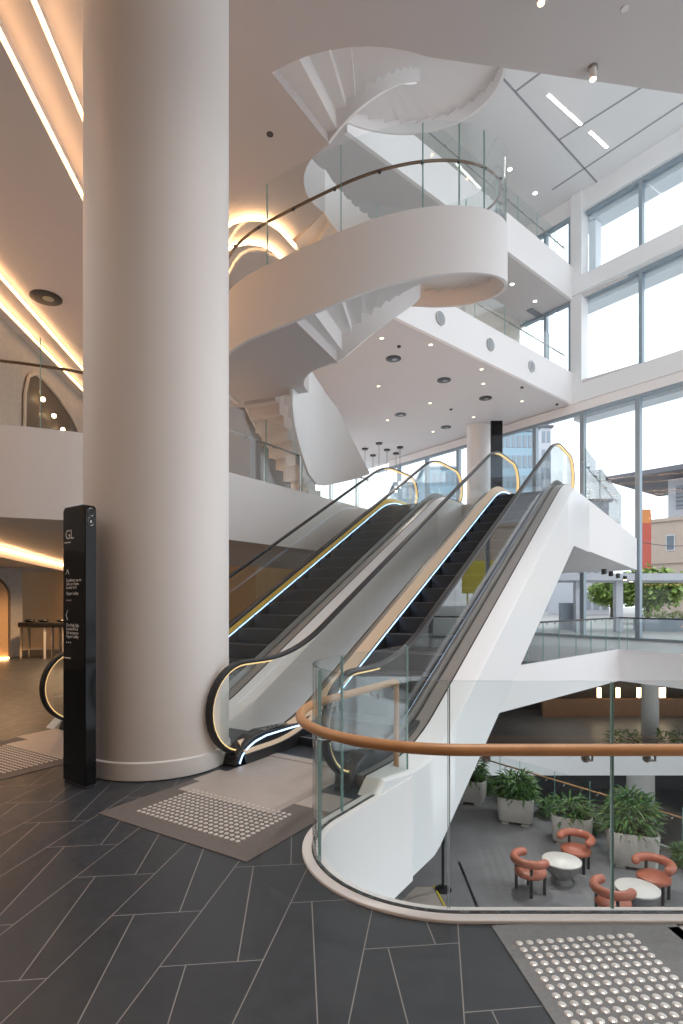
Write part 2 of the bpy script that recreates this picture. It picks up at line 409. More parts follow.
for k, (y, z) in enumerate(((16.9, 3.65), (17.7, 3.42), (18.4, 3.2))):
    bm = new(); sph(bm, (Lp(7.3, y)[0]-Lp(7.49, 17.9)[0], y-17.9, z), .07, seg=12); obj('lamp', bm, 'lampwarm', t, smooth=True)
t = thing('lit_arch', 'bronze arched alcove glowing at its foot at the far left of the ground floor', 'arch', (-8.97, 16.0, 0), 0)
bm = new(); pts = []
for k in range(13):
    a = PI*k/12; pts.append((-1.5-.85*cos(a)*1, .0, 1.7+.6*sin(a)))
prof = [(-2.35, 0, 0)] + pts + [(-.65, 0, 0)]
ang = math.atan2(16.2-11.5, -9.9+12)
fr = [Matrix.Rotation(ang, 3, 'Z') @ Vector(p) for p in prof]
off = Vector((.26*sin(ang), -.26*cos(ang), 0))
bm.faces.new([bm.verts.new(p+off) for p in fr]); obj('alcove', bm, 'brownwall', t)
bm = new(); sweep(bm, [p+off for p in fr], circ(.035, 6)); obj('arch_frame', bm, 'darkniche', t)
bm = new(); box(bm, tuple(Matrix.Rotation(ang, 3, 'Z') @ Vector((-1.5, -.31, .04))), (1.6, .04, .04), ang); obj('floor_light', bm, 'ledwarm', t)

# ------------------------------------------------------------------ coves (lit steps of the ceiling)
def cove(label, path, z0, z1, off=.02):
    bm = new(); strip(bm, path, z0, z1, .02, off)
    tag(obj('cove_light', bm, 'ledwarm'), label, 'cove light')
cove('warm cove light nearest the column, uppermost of the ceiling lines at the left', [Lp(3.40, 4), Lp(3.40, 24)], 9.62, 9.66)
cove('warm cove light second from the top in the ceiling left of the column', [Lp(3.92, 4), Lp(3.92, 24)], 9.32, 9.36)
cove('warm cove light above the upper gallery, upper of the lower pair of lines', [Lp(6.72, 8), Lp(6.72, 29)], 9.17, 9.21)
cove('warm cove light above the upper gallery, lowest line beside the arched wall', [Lp(7.23, 8), Lp(7.23, 29)], 9.02, 9.06)
gx = [(-7.0, 10.5), (-7.4, 12), (-8.9, 18.0)]
bm = new(); slab(bm, [(-16, 8), (-6.6, 9), (-7.2, 12), (-8.8, 18.2), (-16, 18.2)], 2.5, 2.76); struct('ceiling_5', bm, 'soffit')
cove('warm cove light under the white gallery at the far left of the ground floor', [(-6.55, 9), (-7.15, 12), (-8.75, 18.2)], 2.64, 2.69, .03)
def onz(px, py, z):                                      # a spot on the soffit named by where it is seen
    Y = (z-1.6)*565/(600-py); return ((px-341.5)/565*Y, Y)
for lab, pts, dz in (('curved warm cove light under the slab behind the spiral stair, upper arc', [(222, 226), (234, 218), (248, 214.5), (262, 215), (272, 220), (280, 226), (288, 235), (296, 244)], 0),
                 ('curved warm cove light under the slab behind the spiral stair, lower arc', [(222, 250), (234, 242), (248, 239), (262, 241), (272, 246), (284, 258)], .14)):
    pp = [onz(x, y, L2S-dz) for x, y in pts]
    bm = new(); strip(bm, pp, L2S-.12-dz, L2S-.03-dz, .03); tag(obj('cove_light', bm, 'ledwarm'), lab, 'cove light')
    bm = new(); q = pp + [(pp[-1][0], pp[-1][1]+4), (pp[0][0], pp[0][1]+4)]; slab(bm, q, L2S-.14-dz, L2S-.13-dz+.1*(dz > 0)); struct('ceiling_%d' % (6 if dz == 0 else 7), bm, 'soffit')

# ================================================================== COLUMN
t = thing('round_column', 'massive round white column standing beside the black directory totem', 'column', (-1.832, 5.66, 0))
bm = new(); cyl(bm, (0, 0, .17), .69, L2S-.175, 96); obj('shaft', bm, 'column', t, smooth=True)
bm = new(); lathe(bm, [(.69, 0.002), (.706, 0.01), (.706, .16), (.692, .172), (.0, .172)][:4], 96); obj('plinth', bm, 'white', t, smooth=True)

# ================================================================== ESCALATORS
HW = .645
T0, T1, SL = 1.042, 8.36, .54
def zn(t):                                               # line of the step nosings
    b = .55
    def ramp(x, x0):
        if x < x0-b: return 0
        if x > x0+b: return x-x0
        return (x-x0+b)**2/(4*b)
    return SL*(ramp(t, T0)-ramp(t, T1))
def trange(a, b, n): return [a+(b-a)*i/n for i in range(n+1)]
def vstrip(bm, ts, y0, y1, f0, f1):                      # solid between two heights along t, between two widths
    R = []
    for t in ts:
        R.append([bm.verts.new((t, y, z)) for y, z in ((y0, f0(t)), (y1, f0(t)), (y1, f1(t)), (y0, f1(t)))])
    for a, b in zip(R, R[1:]):
        for k in range(4): bm.faces.new((a[k], b[k], b[(k+1) % 4], a[(k+1) % 4]))
    bm.faces.new(R[0]); bm.faces.new(R[-1][::-1])
TS = trange(.1, 9.9, 70)
def make_escalator(label):
    E = thing('escalator', label, 'escalator', (OX, OY, 0), TH)
    HH = .98; rr = .44; zc = HH-rr
    for sg, nm in ((1, 'left'), (-1, 'right')):
        y = sg*HW
        path = []
        for a in range(-60, -181, -10): path.append((.2+rr*1.05*cos(rad(a)), y, zc+rr*sin(rad(a))))
        for a in range(170, 89, -10): path.append((.2+rr*1.05*cos(rad(a)), y, zc+rr*sin(rad(a))))
        for t in trange(.35, 9.75, 70): path.append((t, y, zn(t)+HH))
        for a in range(80, -61, -10): path.append((9.8+rr*1.05*cos(rad(a)), y, L1+zc+rr*sin(rad(a))))
        bm = new(); prof = [(-.036, -.012), (-.04, .008), (-.03, .022), (0, .026), (.03, .022), (.04, .008), (.036, -.012)]
        sweep(bm, path, prof, side=(0, 1, 0)); h = obj('handrail', bm, 'black', E, smooth=True)
        bm = new()
        cen = []
        for (x, yy, z) in path: cen.append((x, yy, z))
        inner = []  # path of the strip that paints a gold glint inside the rail
        n = len(cen)
        for i, p in enumerate(cen):
            a = Vector(cen[max(i-1, 0)]); b = Vector(cen[min(i+1, n-1)]); T = (b-a).normalized(); U = T.cross(Vector((0, 1, 0)))
            inner.append(Vector(p)-U*.020)
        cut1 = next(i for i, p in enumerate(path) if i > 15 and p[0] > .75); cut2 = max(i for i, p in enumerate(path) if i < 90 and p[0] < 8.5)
        sweep(bm, inner[:cut1], [(-.028, -.007), (.028, -.007), (.028, .007), (-.028, .007)], side=(0, 1, 0)); obj('handrail_glint', bm, 'goldglint', h); bm = new()
        sweep(bm, inner[cut2:], [(-.028, -.007), (.028, -.007), (.028, .007), (-.028, .007)], side=(0, 1, 0)); obj('handrail_glint', bm, 'goldglint' , h)
        # glass, in panels
        cuts = [-.12, 1.35, 2.6, 3.85, 5.1, 6.35, 7.6, 8.85, 10.1]
        for a, b in zip(cuts, cuts[1:]):
            ts = trange(a+.004, b-.004, 12); bm = new()
            def top(t):
                if t < .2: return zc+rr*math.sqrt(max(0, 1-((t-.2)/(rr*1.05))**2))-.03
                if t > 9.8: return L1+zc+rr*math.sqrt(max(0, 1-((t-9.8)/(rr*1.05))**2))-.03
                return zn(t)+HH-.03
            vstrip(bm, ts, y-.006, y+.006, lambda t: zn(t)+.07, top)
            obj('glass_panel', bm, 'glass', E)
        # skirt, led line, inner deck, outer deck
        bm = new(); vstrip(bm, TS, sg*.512, sg*.53, lambda t: zn(t)-.12, lambda t: zn(t)+.104); obj('skirt', bm, 'charcoal', E, label='dark skirt beside the steps')
        bm = new(); vstrip(bm, [x for x in TS if x > 1.3], sg*.507, sg*.5115, lambda t: zn(t)+.078, lambda t: zn(t)+.10); obj('skirt_light', bm, 'led', E, label='pale blue line of light along the skirt')
        bm = new(); R = []
        for t in TS:
            z = zn(t)
            R.append([bm.verts.new(v) for v in ((t, sg*.53, z+.08), (t, sg*.53, z+.105), (t, sg*.632, z+.225), (t, sg*.632, z+.05))])
        for a, b in zip(R, R[1:]):
            for k in range(4): bm.faces.new((a[k], b[k], b[(k+1) % 4], a[(k+1) % 4]))
        obj('inner_deck', bm, 'peach' if sg > 0 else 'deck', E)
        bm = new(); vstrip(bm, TS, sg*.655, sg*.80, lambda t: zn(t)+.02, lambda t: zn(t)+.12); obj('outer_deck', bm, 'deck', E)
        bm = new(); vstrip(bm, TS, sg*.802, sg*.815, lambda t: zn(t)+.02, lambda t: zn(t)+.125); obj('deck_shadow_gap', bm, 'black', E)
        # balustrade end cap at the bottom
        bm = new()
        pr = [(-.02, 0), (.02, .10), (.12, .19), (.26, .25), (.42, .27), (1.0, .235), (1.7, .40), (1.7, .0)]
        a = [bm.verts.new((x, y-.085, z)) for x, z in pr]; b = [bm.verts.new((x, y+.085, z)) for x, z in pr]
        bm.faces.new(a); bm.faces.new(b[::-1])
        for k in range(len(pr)): bm.faces.new((a[k], a[(k+1) % len(pr)], b[(k+1) % len(pr)], b[k]))
        cp = obj('newel_cap', bm, 'charcoal', E, bevel=.02)
        bm = new(); yo = y-sg*.09
        sweep(bm, [(.05, yo, .02), (.09, yo, .09), (.17, yo, .15), (.28, yo, .19), (.45, yo, .215), (.8, yo, .215), (1.1, yo, .21), (1.35, yo, .24)], [(-.003, -.008), (.003, -.008), (.003, .008), (-.003, .008)], side=(0, 1, 0))
        obj('cap_light', bm, 'led', cp)
        bm = new(); box(bm, (.62, y-sg*.05, .268), (.38, .06, .008)); pl = obj('control_plate', bm, 'steel', cp)
        for k in range(3):
            bm = new(); cyl(bm, (.52+k*.07, y-sg*.05, .272), .017, .006, 12); obj('button', bm, 'charcoal', pl)
        # top end cap
        bm = new(); box(bm, (9.75, y, L1+.1), (.5, .16, .2)); obj('newel_cap', bm, 'charcoal', E, bevel=.03)
        # outer cladding: sloping shoulder and tall side
        bm = new()
        ts = trange(-1.35, 10.3, 80)
        def low(t):
            if t < 1.19: return -.9
            if t > 8.75: return 2.72
            v = -.9 + .505*(t-1.19)
            return min(v, 2.72)
        def zd(t): return zn(t)+.12 if t > .1 else -.003
        R = []
        for t in ts:
            z = zd(t); e = max(0, min(1, (t-.1)/1.2)); e2 = 1
            R.append([bm.verts.new(v) for v in ((t, sg*.816, z-.004), (t, sg*.975, z-.004-.14*e), (t, sg*1.0, z-.02-.16*e), (t, sg*1.0, low(t)), (t, sg*.80, low(t)), (t, sg*.80, z-.06))])
        for a, b in zip(R, R[1:]):
            for k in range(6): bm.faces.new((a[k], b[k], b[(k+1) % 6], a[(k+1) % 6]))
        bm.faces.new(R[0]); bm.faces.new(R[-1][::-1])
        obj('truss_cladding', bm, 'clad', E, smooth=True)
    # underside
    bm = new(); vstrip(bm, trange(-1.3, 10.3, 70), -.80, .80, lambda t: (-.9 if t < 1.19 else min(-.9+.505*(t-1.19), 2.72)), lambda t: (-.86 if t < 1.19 else min(-.86+.505*(t-1.19), 2.76))); obj('underside', bm, 'clad', E)
    # steps
    k = 0; t = .55
    n = 0
    while t < 9.0:
        z = zn(t+.18)
        zt = z
        bm = new(); box(bm, (t+.2, 0, zt-.02), (.40, 1.0, .04)); 
        nxt = zn(t+.18+.4)
        if nxt-zt > .01:
            box(bm, (t+.40, 0, (zt+nxt)/2-.02), (.02, 1.0, nxt-zt+.0))
        o = obj('step', bm, 'step', E)
        bm = new(); box(bm, (t+.01, 0, zt+.002), (.018, 1.0, .006)); obj('step_nosing', bm, 'stepedge', o)
        t += .4; n += 1
    bm = new(); box(bm, (-.1, 0, .004), (1.3, 1.03, .012)); box(bm, (.5, 0, .012), (.12, 1.02, .01)); obj('comb_plate', bm, 'plate', E, label='pale metal landing plate at the foot')
    bm = new(); box(bm, (9.75, 0, L1+.004), (1.4, 1.03, .012)); obj('comb_plate', bm, 'plate', E, label='metal landing plate at the top')
    return E
escB = make_escalator('right-hand escalator, its tall white side standing over the void')
wA = -2.76
pA = P(0, wA)
escA = dup(escB, (pA[0], pA[1], 0), TH, 'left-hand escalator with a yellow inner edge, its foot behind the column')
for c in escA.children:
    if c.name.startswith('inner_deck') and c.data.materials[0] == M['peach']:
        c.data = c.data.copy(); c.data.materials[0] = M['yellow']
        c['label'] = 'yellow strip between glass and steps'

# landing plates set in the floor before each escalator
def floorplate(t0, t1, w0, w1, name, label):
    c = P((t0+t1)/2, (w0+w1)/2); bm = new(); box(bm, (0, 0, .003), (t1-t0, w1-w0, .006), 0)
    o = obj(name, bm, 'plate'); o.location = (c[0], c[1], 0); o.rotation_euler = (0, 0, TH)
    return tag(o, label, 'floor plate')
floorplate(-.49, -.16, -.62, .85, 'landing_plate', 'pale metal floor plate between the studded paving and the near escalator')
floorplate(-.49, .9, -3.55, -2.05, 'landing_plate', 'tan metal floor plate at the foot of the far-left escalator')

# ================================================================== TACTILE PAVING
def tactile(label, loc, rz, sx, sy, x0, y0, nx, ny, m, grp, psz=None):
    t = thing('tactile_paving', label, 'tactile paving', loc, rz)
    bm = new(); box(bm, (sx[0]/2+sx[1]/2, sy[0]/2+sy[1]/2, .003), (sx[1]-sx[0], sy[1]-sy[0], .006)); obj('paver', bm, m, t)
    pts = [(x0+.05*i, y0+.05*j) for i in range(nx) for j in range(ny)]
    Mw = Matrix.Translation(loc) @ Matrix.Rotation(rz, 4, 'Z')
    pts.sort(key=lambda p: (Mw @ Vector((p[0], p[1], 0))).length + (0 if visible(Mw @ Vector((p[0], p[1], 0))) else 50))
    pts = [p for p in pts if visible(Mw @ Vector((p[0], p[1], 0)))]
    bm = new(); dome(bm, 0, 0)
    s0 = obj('stud', bm, 'stud', t, smooth=True); s0.location = (*pts[0], .0058)
    for p in pts[1:100]:
        s = s0.copy(); C.objects.link(s); s.parent = t; s.location = (*p, .0058)
    if len(pts) > 100:
        bm = new()
        for p in pts[100:]: dome(bm, p[0], p[1], .0058)
        o = obj('studs', bm, 'stud', t, smooth=True); o['kind'] = 'stuff'
    # corner fixings
    return t
def dome(bm, x, y, z=0):
    lathe(bm, [(.0175, 0), (.0165, .0025), (.012, .005), (.006, .0056)], 12, (x, y, z))
def visible(v):
    if v.y < .5: return False
    px = 341.5+565*v.x/v.y; py = 600+565*1.6/v.y
    return -6 < px < 689 and py < 1032
pl = P(0, 0)
tactile('studded metal paving pad before the near escalator, beside the round column', (OX, OY, 0), TH, (-1.43, -.5), (-.86, .61), -1.24, -.615, 12, 21, 'stone', None)
tactile('studded paving pad at the far left behind the black totem', (pA[0], pA[1], 0), TH, (-1.45, -.5), (-.72, .72), -1.29, -.53, 12, 21, 'stone', None)
tactile('pale studded paving pad in the bottom right corner of the floor', (.828, 2.60, 0), rad(6.3), (-.075, .83), (-1.3, .175), 0, -.049*24, 12, 25, 'stonecool', None)
bm = new(); box(bm, (0, 0, .003), (.8, 1.50, .006)); o = obj('landing_plate', bm, 'plate'); o.location = (2.068, 2.05, 0); o.rotation_euler = (0, 0, rad(6.3))
tag(o, 'pale plate at the right edge beside the studded paving', 'floor plate')

# ================================================================== CURVED GLASS BALUSTRADE AT THE VOID
t = thing('glass_balustrade', 'curved clear glass balustrade with an oak handrail round the edge of the void', 'balustrade', (0, 0, 0))
def offpath(path, d):
    out = []; n = len(path)
    for i, (x, y) in enumerate(path):
        a = path[max(i-1, 0)]; c = path[min(i+1, n-1)]
        tx, ty = c[0]-a[0], c[1]-a[1]; l = math.hypot(tx, ty); out.append((x+ty/l*d, y-tx/l*d))
    return out
# fine path of the kerb's outer edge, from the right to the end post
KP = [(4.2, 2.79), (3.0, 2.79), (1.6, 2.79), (.9, 2.79), (.63, 2.79)]
for a in range(268, 149, -4): KP.append((KX+KR*cos(rad(a)), KY+KR*sin(rad(a))))
KP += [e0, P(-.45, WB), P(-.1, WB), P(.25, WB), P(.62, WB)]
bm = new(); inner = offpath(KP, .15)
strip(bm, KP, -.93, .016, .13, .065); obj('kerb', bm, 'white', t, bevel=.006)
bm = new(); strip(bm, KP, .01, .019, .026, .075); obj('glass_channel', bm, 'charcoal', t)
def arclen(path):
    s = [0]
    for a, b in zip(path, path[1:]): s.append(s[-1]+math.hypot(b[0]-a[0], b[1]-a[1]))
    return s
def at(path, S, s):
    for i in range(len(S)-1):
        if s <= S[i+1] or i == len(S)-2:
            f = (s-S[i])/(S[i+1]-S[i]); return (path[i][0]+(path[i+1][0]-path[i][0])*f, path[i][1]+(path[i+1][1]-path[i][1])*f)
GP = offpath(KP, .075); S = arclen(GP)
def s_at_px(px, last=False):
    best = None
    for k in range(2000):
        s = S[-1]*k/1999; p = at(GP, S, s)
        if abs(341.5+565*p[0]/p[1]-px) < .8 and p[1] < 3.5: return s
    return None
cuts = [0, 4.2-1.3716, s_at_px(448) or 3.6]
# further joints round the bend and one on the straight run
cuts += [s_at_px(319) or cuts[-1]+1.15, S[-1]-1.11, S[-1]-.0]
cuts = sorted(c for c in cuts if c is not None)
for a, b in zip(cuts, cuts[1:]):
    n = max(2, int((b-a)/.05)); pp = [at(GP, S, a+.004+(b-a-.008)*i/n) for i in range(n+1)]
    bm = new(); strip(bm, pp, .019, 1.19, .017); g = obj('glass_panel', bm, 'glassr', t, smooth=True)
    for k, e in ((0, 1), (-1, -2)):
        p = pp[k]; q = pp[e]; an = math.atan2(q[1]-p[1], q[0]-p[0])
        bm = new(); box(bm, (p[0], p[1], .61), (.004, .017, 1.145), an); obj('glass_edge', bm, 'gedge', g)
HP = offpath(KP, -.01)[:-1] + [P(.5, WB-.01)]
HS = arclen(HP); hp = [at(HP, HS, HS[-1]*i/160) for i in range(161)]
pts = [(x, y, .862) for x, y in hp]
e = P(.58, WB); e2 = P(.60, WB)
pts += [(*P(.54, WB-.01), .86), (*P(.565, WB-.01), .845)]
bm = new(); tube(bm, pts, .030, 16); obj('handrail', bm, 'wood', t, smooth=True)
bm = new(); rod(bm, (*P(.565, WB-.01), .0), (*P(.565, WB-.01), .855), .024, 14); obj('end_post', bm, 'wood', t, smooth=True)
for px in (484, 584, 645, 330):
    s = s_at_px(px)
    if s is None: continue
    p = at(GP, S, s); q = at(GP, S, s+.01); an = math.atan2(q[1]-p[1], q[0]-p[0])
    nx, ny = sin(an), -cos(an)
    bm = new(); 
    cyl(bm, (0, 0, -.006), .02, .012, 14, M0=Matrix.Translation((p[0]-nx*.012, p[1]-ny*.012, .80)) @ Matrix.Rotation(an, 4, 'Z') @ Matrix.Rotation(PI/2, 4, 'X'))
    tube(bm, [(p[0]-nx*.01, p[1]-ny*.01, .80), (p[0]-nx*.05, p[1]-ny*.05, .80), (p[0]-nx*.09, p[1]-ny*.09, .812), (p[0]-nx*.092, p[1]-ny*.092, .84)], .006, 8)
    obj('bracket', bm, 'steel', t, smooth=True)
for tt in (-.55, .1):
    bm = new(); rod(bm, (*P(tt, WB+.07), .80), (*P(tt, WB-.01), .80), .006); rod(bm, (*P(tt, WB-.01), .80), (*P(tt, WB-.01), .85), .006); cyl(bm, (*P(tt, WB+.055), .782), .018, .036, 12)
    obj('bracket', bm, 'steel', t, smooth=True)

# ================================================================== GALLERY BALUSTRADES (first floor, left)
def balustrade(label, path, z0, zg, zr, cutspx, rail_m, side=1, post=False, zb=None, rr=.022, gm='glass'):
    t = thing('glass_balustrade', label, 'balustrade', (path[0][0], path[0][1], z0))
    ox, oy = path[0]
    S = arclen(path); pos = [0]
    for px in cutspx:
        best = min(range(1500), key=lambda k: abs(341.5+565*at(path, S, S[-1]*k/1499)[0]/max(.1, at(path, S, S[-1]*k/1499)[1])-px))
        pos.append(S[-1]*best/1499)
    pos.append(S[-1]); pos = sorted(set(pos))
    for a, b in zip(pos, pos[1:]):
        if b-a < .05: continue
        n = max(1, int((b-a)/.12)); pp = [at(path, S, a+.005+(b-a-.01)*i/n) for i in range(n+1)]; pp = [(x-ox, y-oy) for x, y in pp]
        bm = new(); strip(bm, pp, 0, zg-z0, .017); g = obj('glass_panel', bm, gm, t)
        p, q = pp[0], pp[1]; an = math.atan2(q[1]-p[1], q[0]-p[0])
        bm = new(); box(bm, (p[0], p[1], (zg-z0)/2), (.012, .02, zg-z0), an); obj('glass_edge', bm, 'gedge', g)
        if post:
            bm = new(); box(bm, (p[0]+sin(an)*-.06, p[1]+cos(an)*.06, (zr-z0)/2), (.05, .02, zr-z0), an); obj('post', bm, 'steel', t)
        for f in (.25, .75):
            p = at(path, S, a+(b-a)*f); q = at(path, S, min(S[-1], a+(b-a)*f+.02)); an = math.atan2(q[1]-p[1], q[0]-p[0])
            bm = new(); rod(bm, (p[0]-ox, p[1]-oy, zr-z0-.05), (p[0]-ox-sin(an)*.08*side, p[1]-oy+cos(an)*.08*side, zr-z0-.03), .012); sph(bm, (p[0]-ox, p[1]-oy, zr-z0-.05), .025, seg=8)
            obj('bracket', bm, 'steel', t, smooth=True)
    n = max(2, int(S[-1]/.15)); rp = offpath([at(path, S, S[-1]*i/n) for i in range(n+1)], -.08*side)
    bm = new(); tube(bm, [(x-ox, y-oy, zr-z0) for x, y in rp], rr, 10); obj('handrail', bm, rail_m, t, smooth=True)
    return t
gl = list(reversed(g1))
gs = [p for p in gl if p[0] > -9.5]
left = [p for p in gs if p[1] < 9.7]
right = [p for p in gs if p[1] > 9.6]
balustrade('glass balustrade with a brown handrail on the white gallery left of the column', left, 4.04, 5.33, 4.95, [40], 'bronze', side=1)
balustrade('glass balustrade with a steel handrail on the upper floor beside the left escalator', right, 4.04, 5.33, 4.87, [266, 302, 332, 358], 'steel', side=1, post=True)
balustrade('glass balustrade along the edge of the second-floor gallery above the downlights', [Fp(.15, .1), Fp(7.6, .1)], L2T, 12.45, 12.0, [475, 505, 527, 549], 'steel', side=-1)
balustrade('glass balustrade along the third-floor gallery at the top', [Fp(.15, .1), Fp(9.5, .1)], L3T, 16.95, 16.55, [505, 518, 537, 555], 'steel', side=-1)
t = balustrade('black-railed glass balustrade on the far ground floor edge before the windows', [(4.6, 14.0), (8.95, 18.23), (14.0, 10.0)], .02, 1.05, 1.03, [543, 559, 576, 591, 606, 619, 627], 'charcoal', side=0, rr=.025)
t = balustrade('low dark rail with a glass infill seen below the right escalator', [(2.2, 23.6), (5.6, 21.6)], .02, 1.05, 1.05, [430, 450, 470], 'charcoal', side=0, rr=.03)
bm = new(); strip(bm, [(0, -.1), (3.4, -2.1)], -.02, .12, .3); obj('kerb', bm, 'white', t)
t = balustrade('glass balustrade at the top landing right of the escalators', [P(10.35, .9), P(13, .9), P(17.5, .9)], L1, L1+1.25, L1+.95, [600], 'steel', side=1, rr=.014)

# ================================================================== SPIRAL STAIRCASE
t = thing('spiral_staircase', 'white spiral staircase sweeping round above the escalators with curved solid sides', 'staircase', (CX, CY, L1))
def LP2(a, r): return (r*cos(rad(a)), r*sin(rad(a)))
SZ = L1
def rmp(x, b): return 0 if x < -b else (x if x > b else (x+b)**2/(4*b))
def zb1(a): return 5.83+.0166*rmp(a+113, 14)
def zb2(a): return 9.9 if a < -122 else 9.9+.0163*(a+122)
def ribbon(a0, a1, r, f0, f1, m, name, th=.06, step=4, **k):
    n = max(1, int((a1-a0)/step)); A = [a0+(a1-a0)*i/n for i in range(n+1)]
    bm = new(); strip(bm, [LP2(a, r) for a in A], [f0(a)-SZ for a in A], [f1(a)-SZ for a in A], th)
    return obj(name, bm, m, t, smooth=True, **k)
ribbon(-200, 131, RO, zb1, lambda a: zb1(a)+1.05, 'white', 'outer_side')
ribbon(-113, 131, RI, zb1, lambda a: zb1(a)+.95, 'white', 'inner_side')
ribbon(-122, 130, RO, lambda a: zb2(a)+.0, lambda a: zb2(a)+1.17, 'white', 'outer_side')
ribbon(-122, 130, RI, zb2, lambda a: zb2(a)+.95, 'white', 'inner_side')
def sector(a0, a1, r0, r1, z0, z1, name, m='white'):
    n = max(1, int((a1-a0)/4)); bm = new()
    slab(bm, [LP2(a0+(a1-a0)*i/n, r0) for i in range(n+1)]+[LP2(a1-(a1-a0)*i/n, r1) for i in range(n+1)], z0-SZ, z1-SZ)
    return obj(name, bm, m, t)
sector(-201, -113, RI-.02, RO-.02, 5.885, 6.75, 'landing', 'soffit')
for k in range(29):
    a = -117+8.6*k; z = 5.88+.0166*rmp(a+8.6+113, 6); sector(a, min(a+8.6, 131), RI+.02, RO-.02, z+.30 if k else z+.12, z+.86, 'step')
    a = -122+8.6*k; z = zb2(a+4.3); sector(a, min(a+8.6, 130), RI+.02, RO-.02, z+.30 if k else z+.1, z+.92, 'step')
# first flight behind, from the upper floor up to the landing
for k in range(11):
    a = 112+4.4*k; z = L1+.24*(k+1); sector(a, a+4.4, max(1.46, 1.95/cos(rad(a+2.2-147.6))), RO-.02, max(L1, z-.5), z, 'step')
A = [80, 95, 110, 122, 132, 142, 150, 160, 168, 175]
zt = [4.45, 5.15, 5.85, 6.15, 6.4, 6.6, 6.7, 6.3, 5.9, 5.86]; z0 = [4.42, 4.30, 4.2, 4.12, 4.12, 4.3, 4.6, 4.95, 5.2, 5.5]
bm = new(); strip(bm, [LP2(a, 1.40) for a in A], [z-SZ for z in z0], [z-SZ for z in zt], .06); obj('flight_side', bm, 'clad', t, smooth=True)
ribbon(112, 160, RO, lambda a: L1+.045*(a-112), lambda a: L1+.9+.042*(a-112), 'white', 'outer_side')
# glass on the sweeping side, with its handrail
jo = [-200, -150, -124, -98, -72, -58, -45, -20, 5, 30, 55, 80, 105, 130]
for a0, a1 in zip(jo, jo[1:]):
    n = max(2, int((a1-a0)/4)); A = [a0+.15+(a1-a0-.3)*i/n for i in range(n+1)]
    bm = new(); strip(bm, [LP2(a, RO) for a in A], [zb1(a)+1.05-SZ for a in A], [zb1(a)+2.38-SZ for a in A], .016)
    g = obj('glass_panel', bm, 'glass', t, smooth=True)
    p = LP2(a0, RO); bm = new(); box(bm, (p[0], p[1], zb1(a0)+1.715-SZ), (.022, .014, 1.28), rad(a0)); obj('glass_edge', bm, 'gedge', g)
A = [-200+3*i for i in range(110)]
bm = new(); tube(bm, [(*LP2(a, RO-.09), zb1(a)+1.83-SZ) for a in A], .024, 10); obj('handrail', bm, 'bronze', t, smooth=True)
for a in range(-198, 128, 14):
    bm = new(); rod(bm, (*LP2(a, RO-.09), zb1(a)+1.81-SZ), (*LP2(a, RO-.0), zb1(a)+1.75-SZ), .009); sph(bm, (*LP2(a, RO-.01), zb1(a)+1.75-SZ), .028, seg=8); obj('bracket', bm, 'charcoal', t, smooth=True)

# ================================================================== COLUMN AND BANNER ON THE UPPER FLOOR
t = thing('round_column', 'white round column on the upper floor beside the tall dark screen', 'column', (6.55, 27.0, L1))
bm = new(); cyl(bm, (0, 0, .0), .55, L2S-L1-.005, 48); obj('shaft', bm, 'white', t, smooth=True)
bm = new(); lathe(bm, [(.55, 0), (.58, .0), (.58, .15), (.55, .16)], 48); obj('plinth', bm, 'white', t, smooth=True)
bm = new(); box(bm, (0, 0, 2.85), (.52, .14, 5.7)); o = obj('display_screen', bm, 'gloss', bevel=.02); o.location = (6.97, 25.4, L1)
tag(o, 'tall dark display panel standing in front of the upper-floor column', 'screen')

# ================================================================== TOTEM
A0 = Vector((-2.45, 4.97, 0)); B0 = Vector((-2.155, 4.75, 0)); e1 = (B0-A0).normalized(); e2 = Vector((-e1.y, e1.x, 0))
ang = math.atan2(e1.y, e1.x); wd, dp, ht = .368, .10, 2.41
cen = A0 + e1*wd/2 + e2*dp/2
t = thing('directory_totem', 'tall black directory totem lettered GL beside the round column', 'sign', (cen.x, cen.y, 0), ang)
bm = new(); pr = [(-wd/2, 0.03), (wd/2, .03)]
for a in range(0, 91, 15): pr.append((wd/2-.05+.05*cos(rad(a)), ht-.05+.05*sin(rad(a))))
for a in range(90, 181, 15): pr.append((-wd/2+.05+.05*cos(rad(a)), ht-.05+.05*sin(rad(a))))
a = [bm.verts.new((x, -dp/2, z)) for x, z in pr]; b = [bm.verts.new((x, dp/2, z)) for x, z in pr]
bm.faces.new(a); bm.faces.new(b[::-1])
for k in range(len(pr)): bm.faces.new((a[k], a[(k+1) % len(pr)], b[(k+1) % len(pr)], b[k]))
obj('body', bm, 'gloss', t, bevel=.006)
bm = new(); box(bm, (0, 0, .015), (wd-.02, dp-.02, .03)); obj('foot', bm, 'charcoal', t)
def text(s, size, x, z, parent, name='lettering', m='text', face='front', extr=.001):
    cu = bpy.data.curves.new('t', 'FONT'); cu.body = s; cu.size = size; cu.extrude = extr; cu.space_line = .85
    o = bpy.data.objects.new('t', cu); C.objects.link(o); bpy.context.view_layer.update()
    dg = bpy.context.evaluated_depsgraph_get(); me = bpy.data.meshes.new_from_object(o.evaluated_get(dg))
    bpy.data.objects.remove(o); me.materials.clear(); me.materials.append(M[m])
    q = bpy.data.objects.new(name, me); C.objects.link(q); q.parent = parent
    if face == 'front': q.location = (x, -dp/2-.0015, z); q.rotation_euler = (PI/2, 0, 0)
    else: q.location = (wd/2+.0015, x, z); q.rotation_euler = (PI/2, 0, PI/2)
    return q
text('GL', .115, -wd/2+.045, 2.13, t)
def line(z):
    bm = new(); box(bm, (-wd/2+.08, -dp/2-.0015, z), (.10, .003, .009)); obj('underline', bm, 'text', t)
line(2.10); line(1.096)
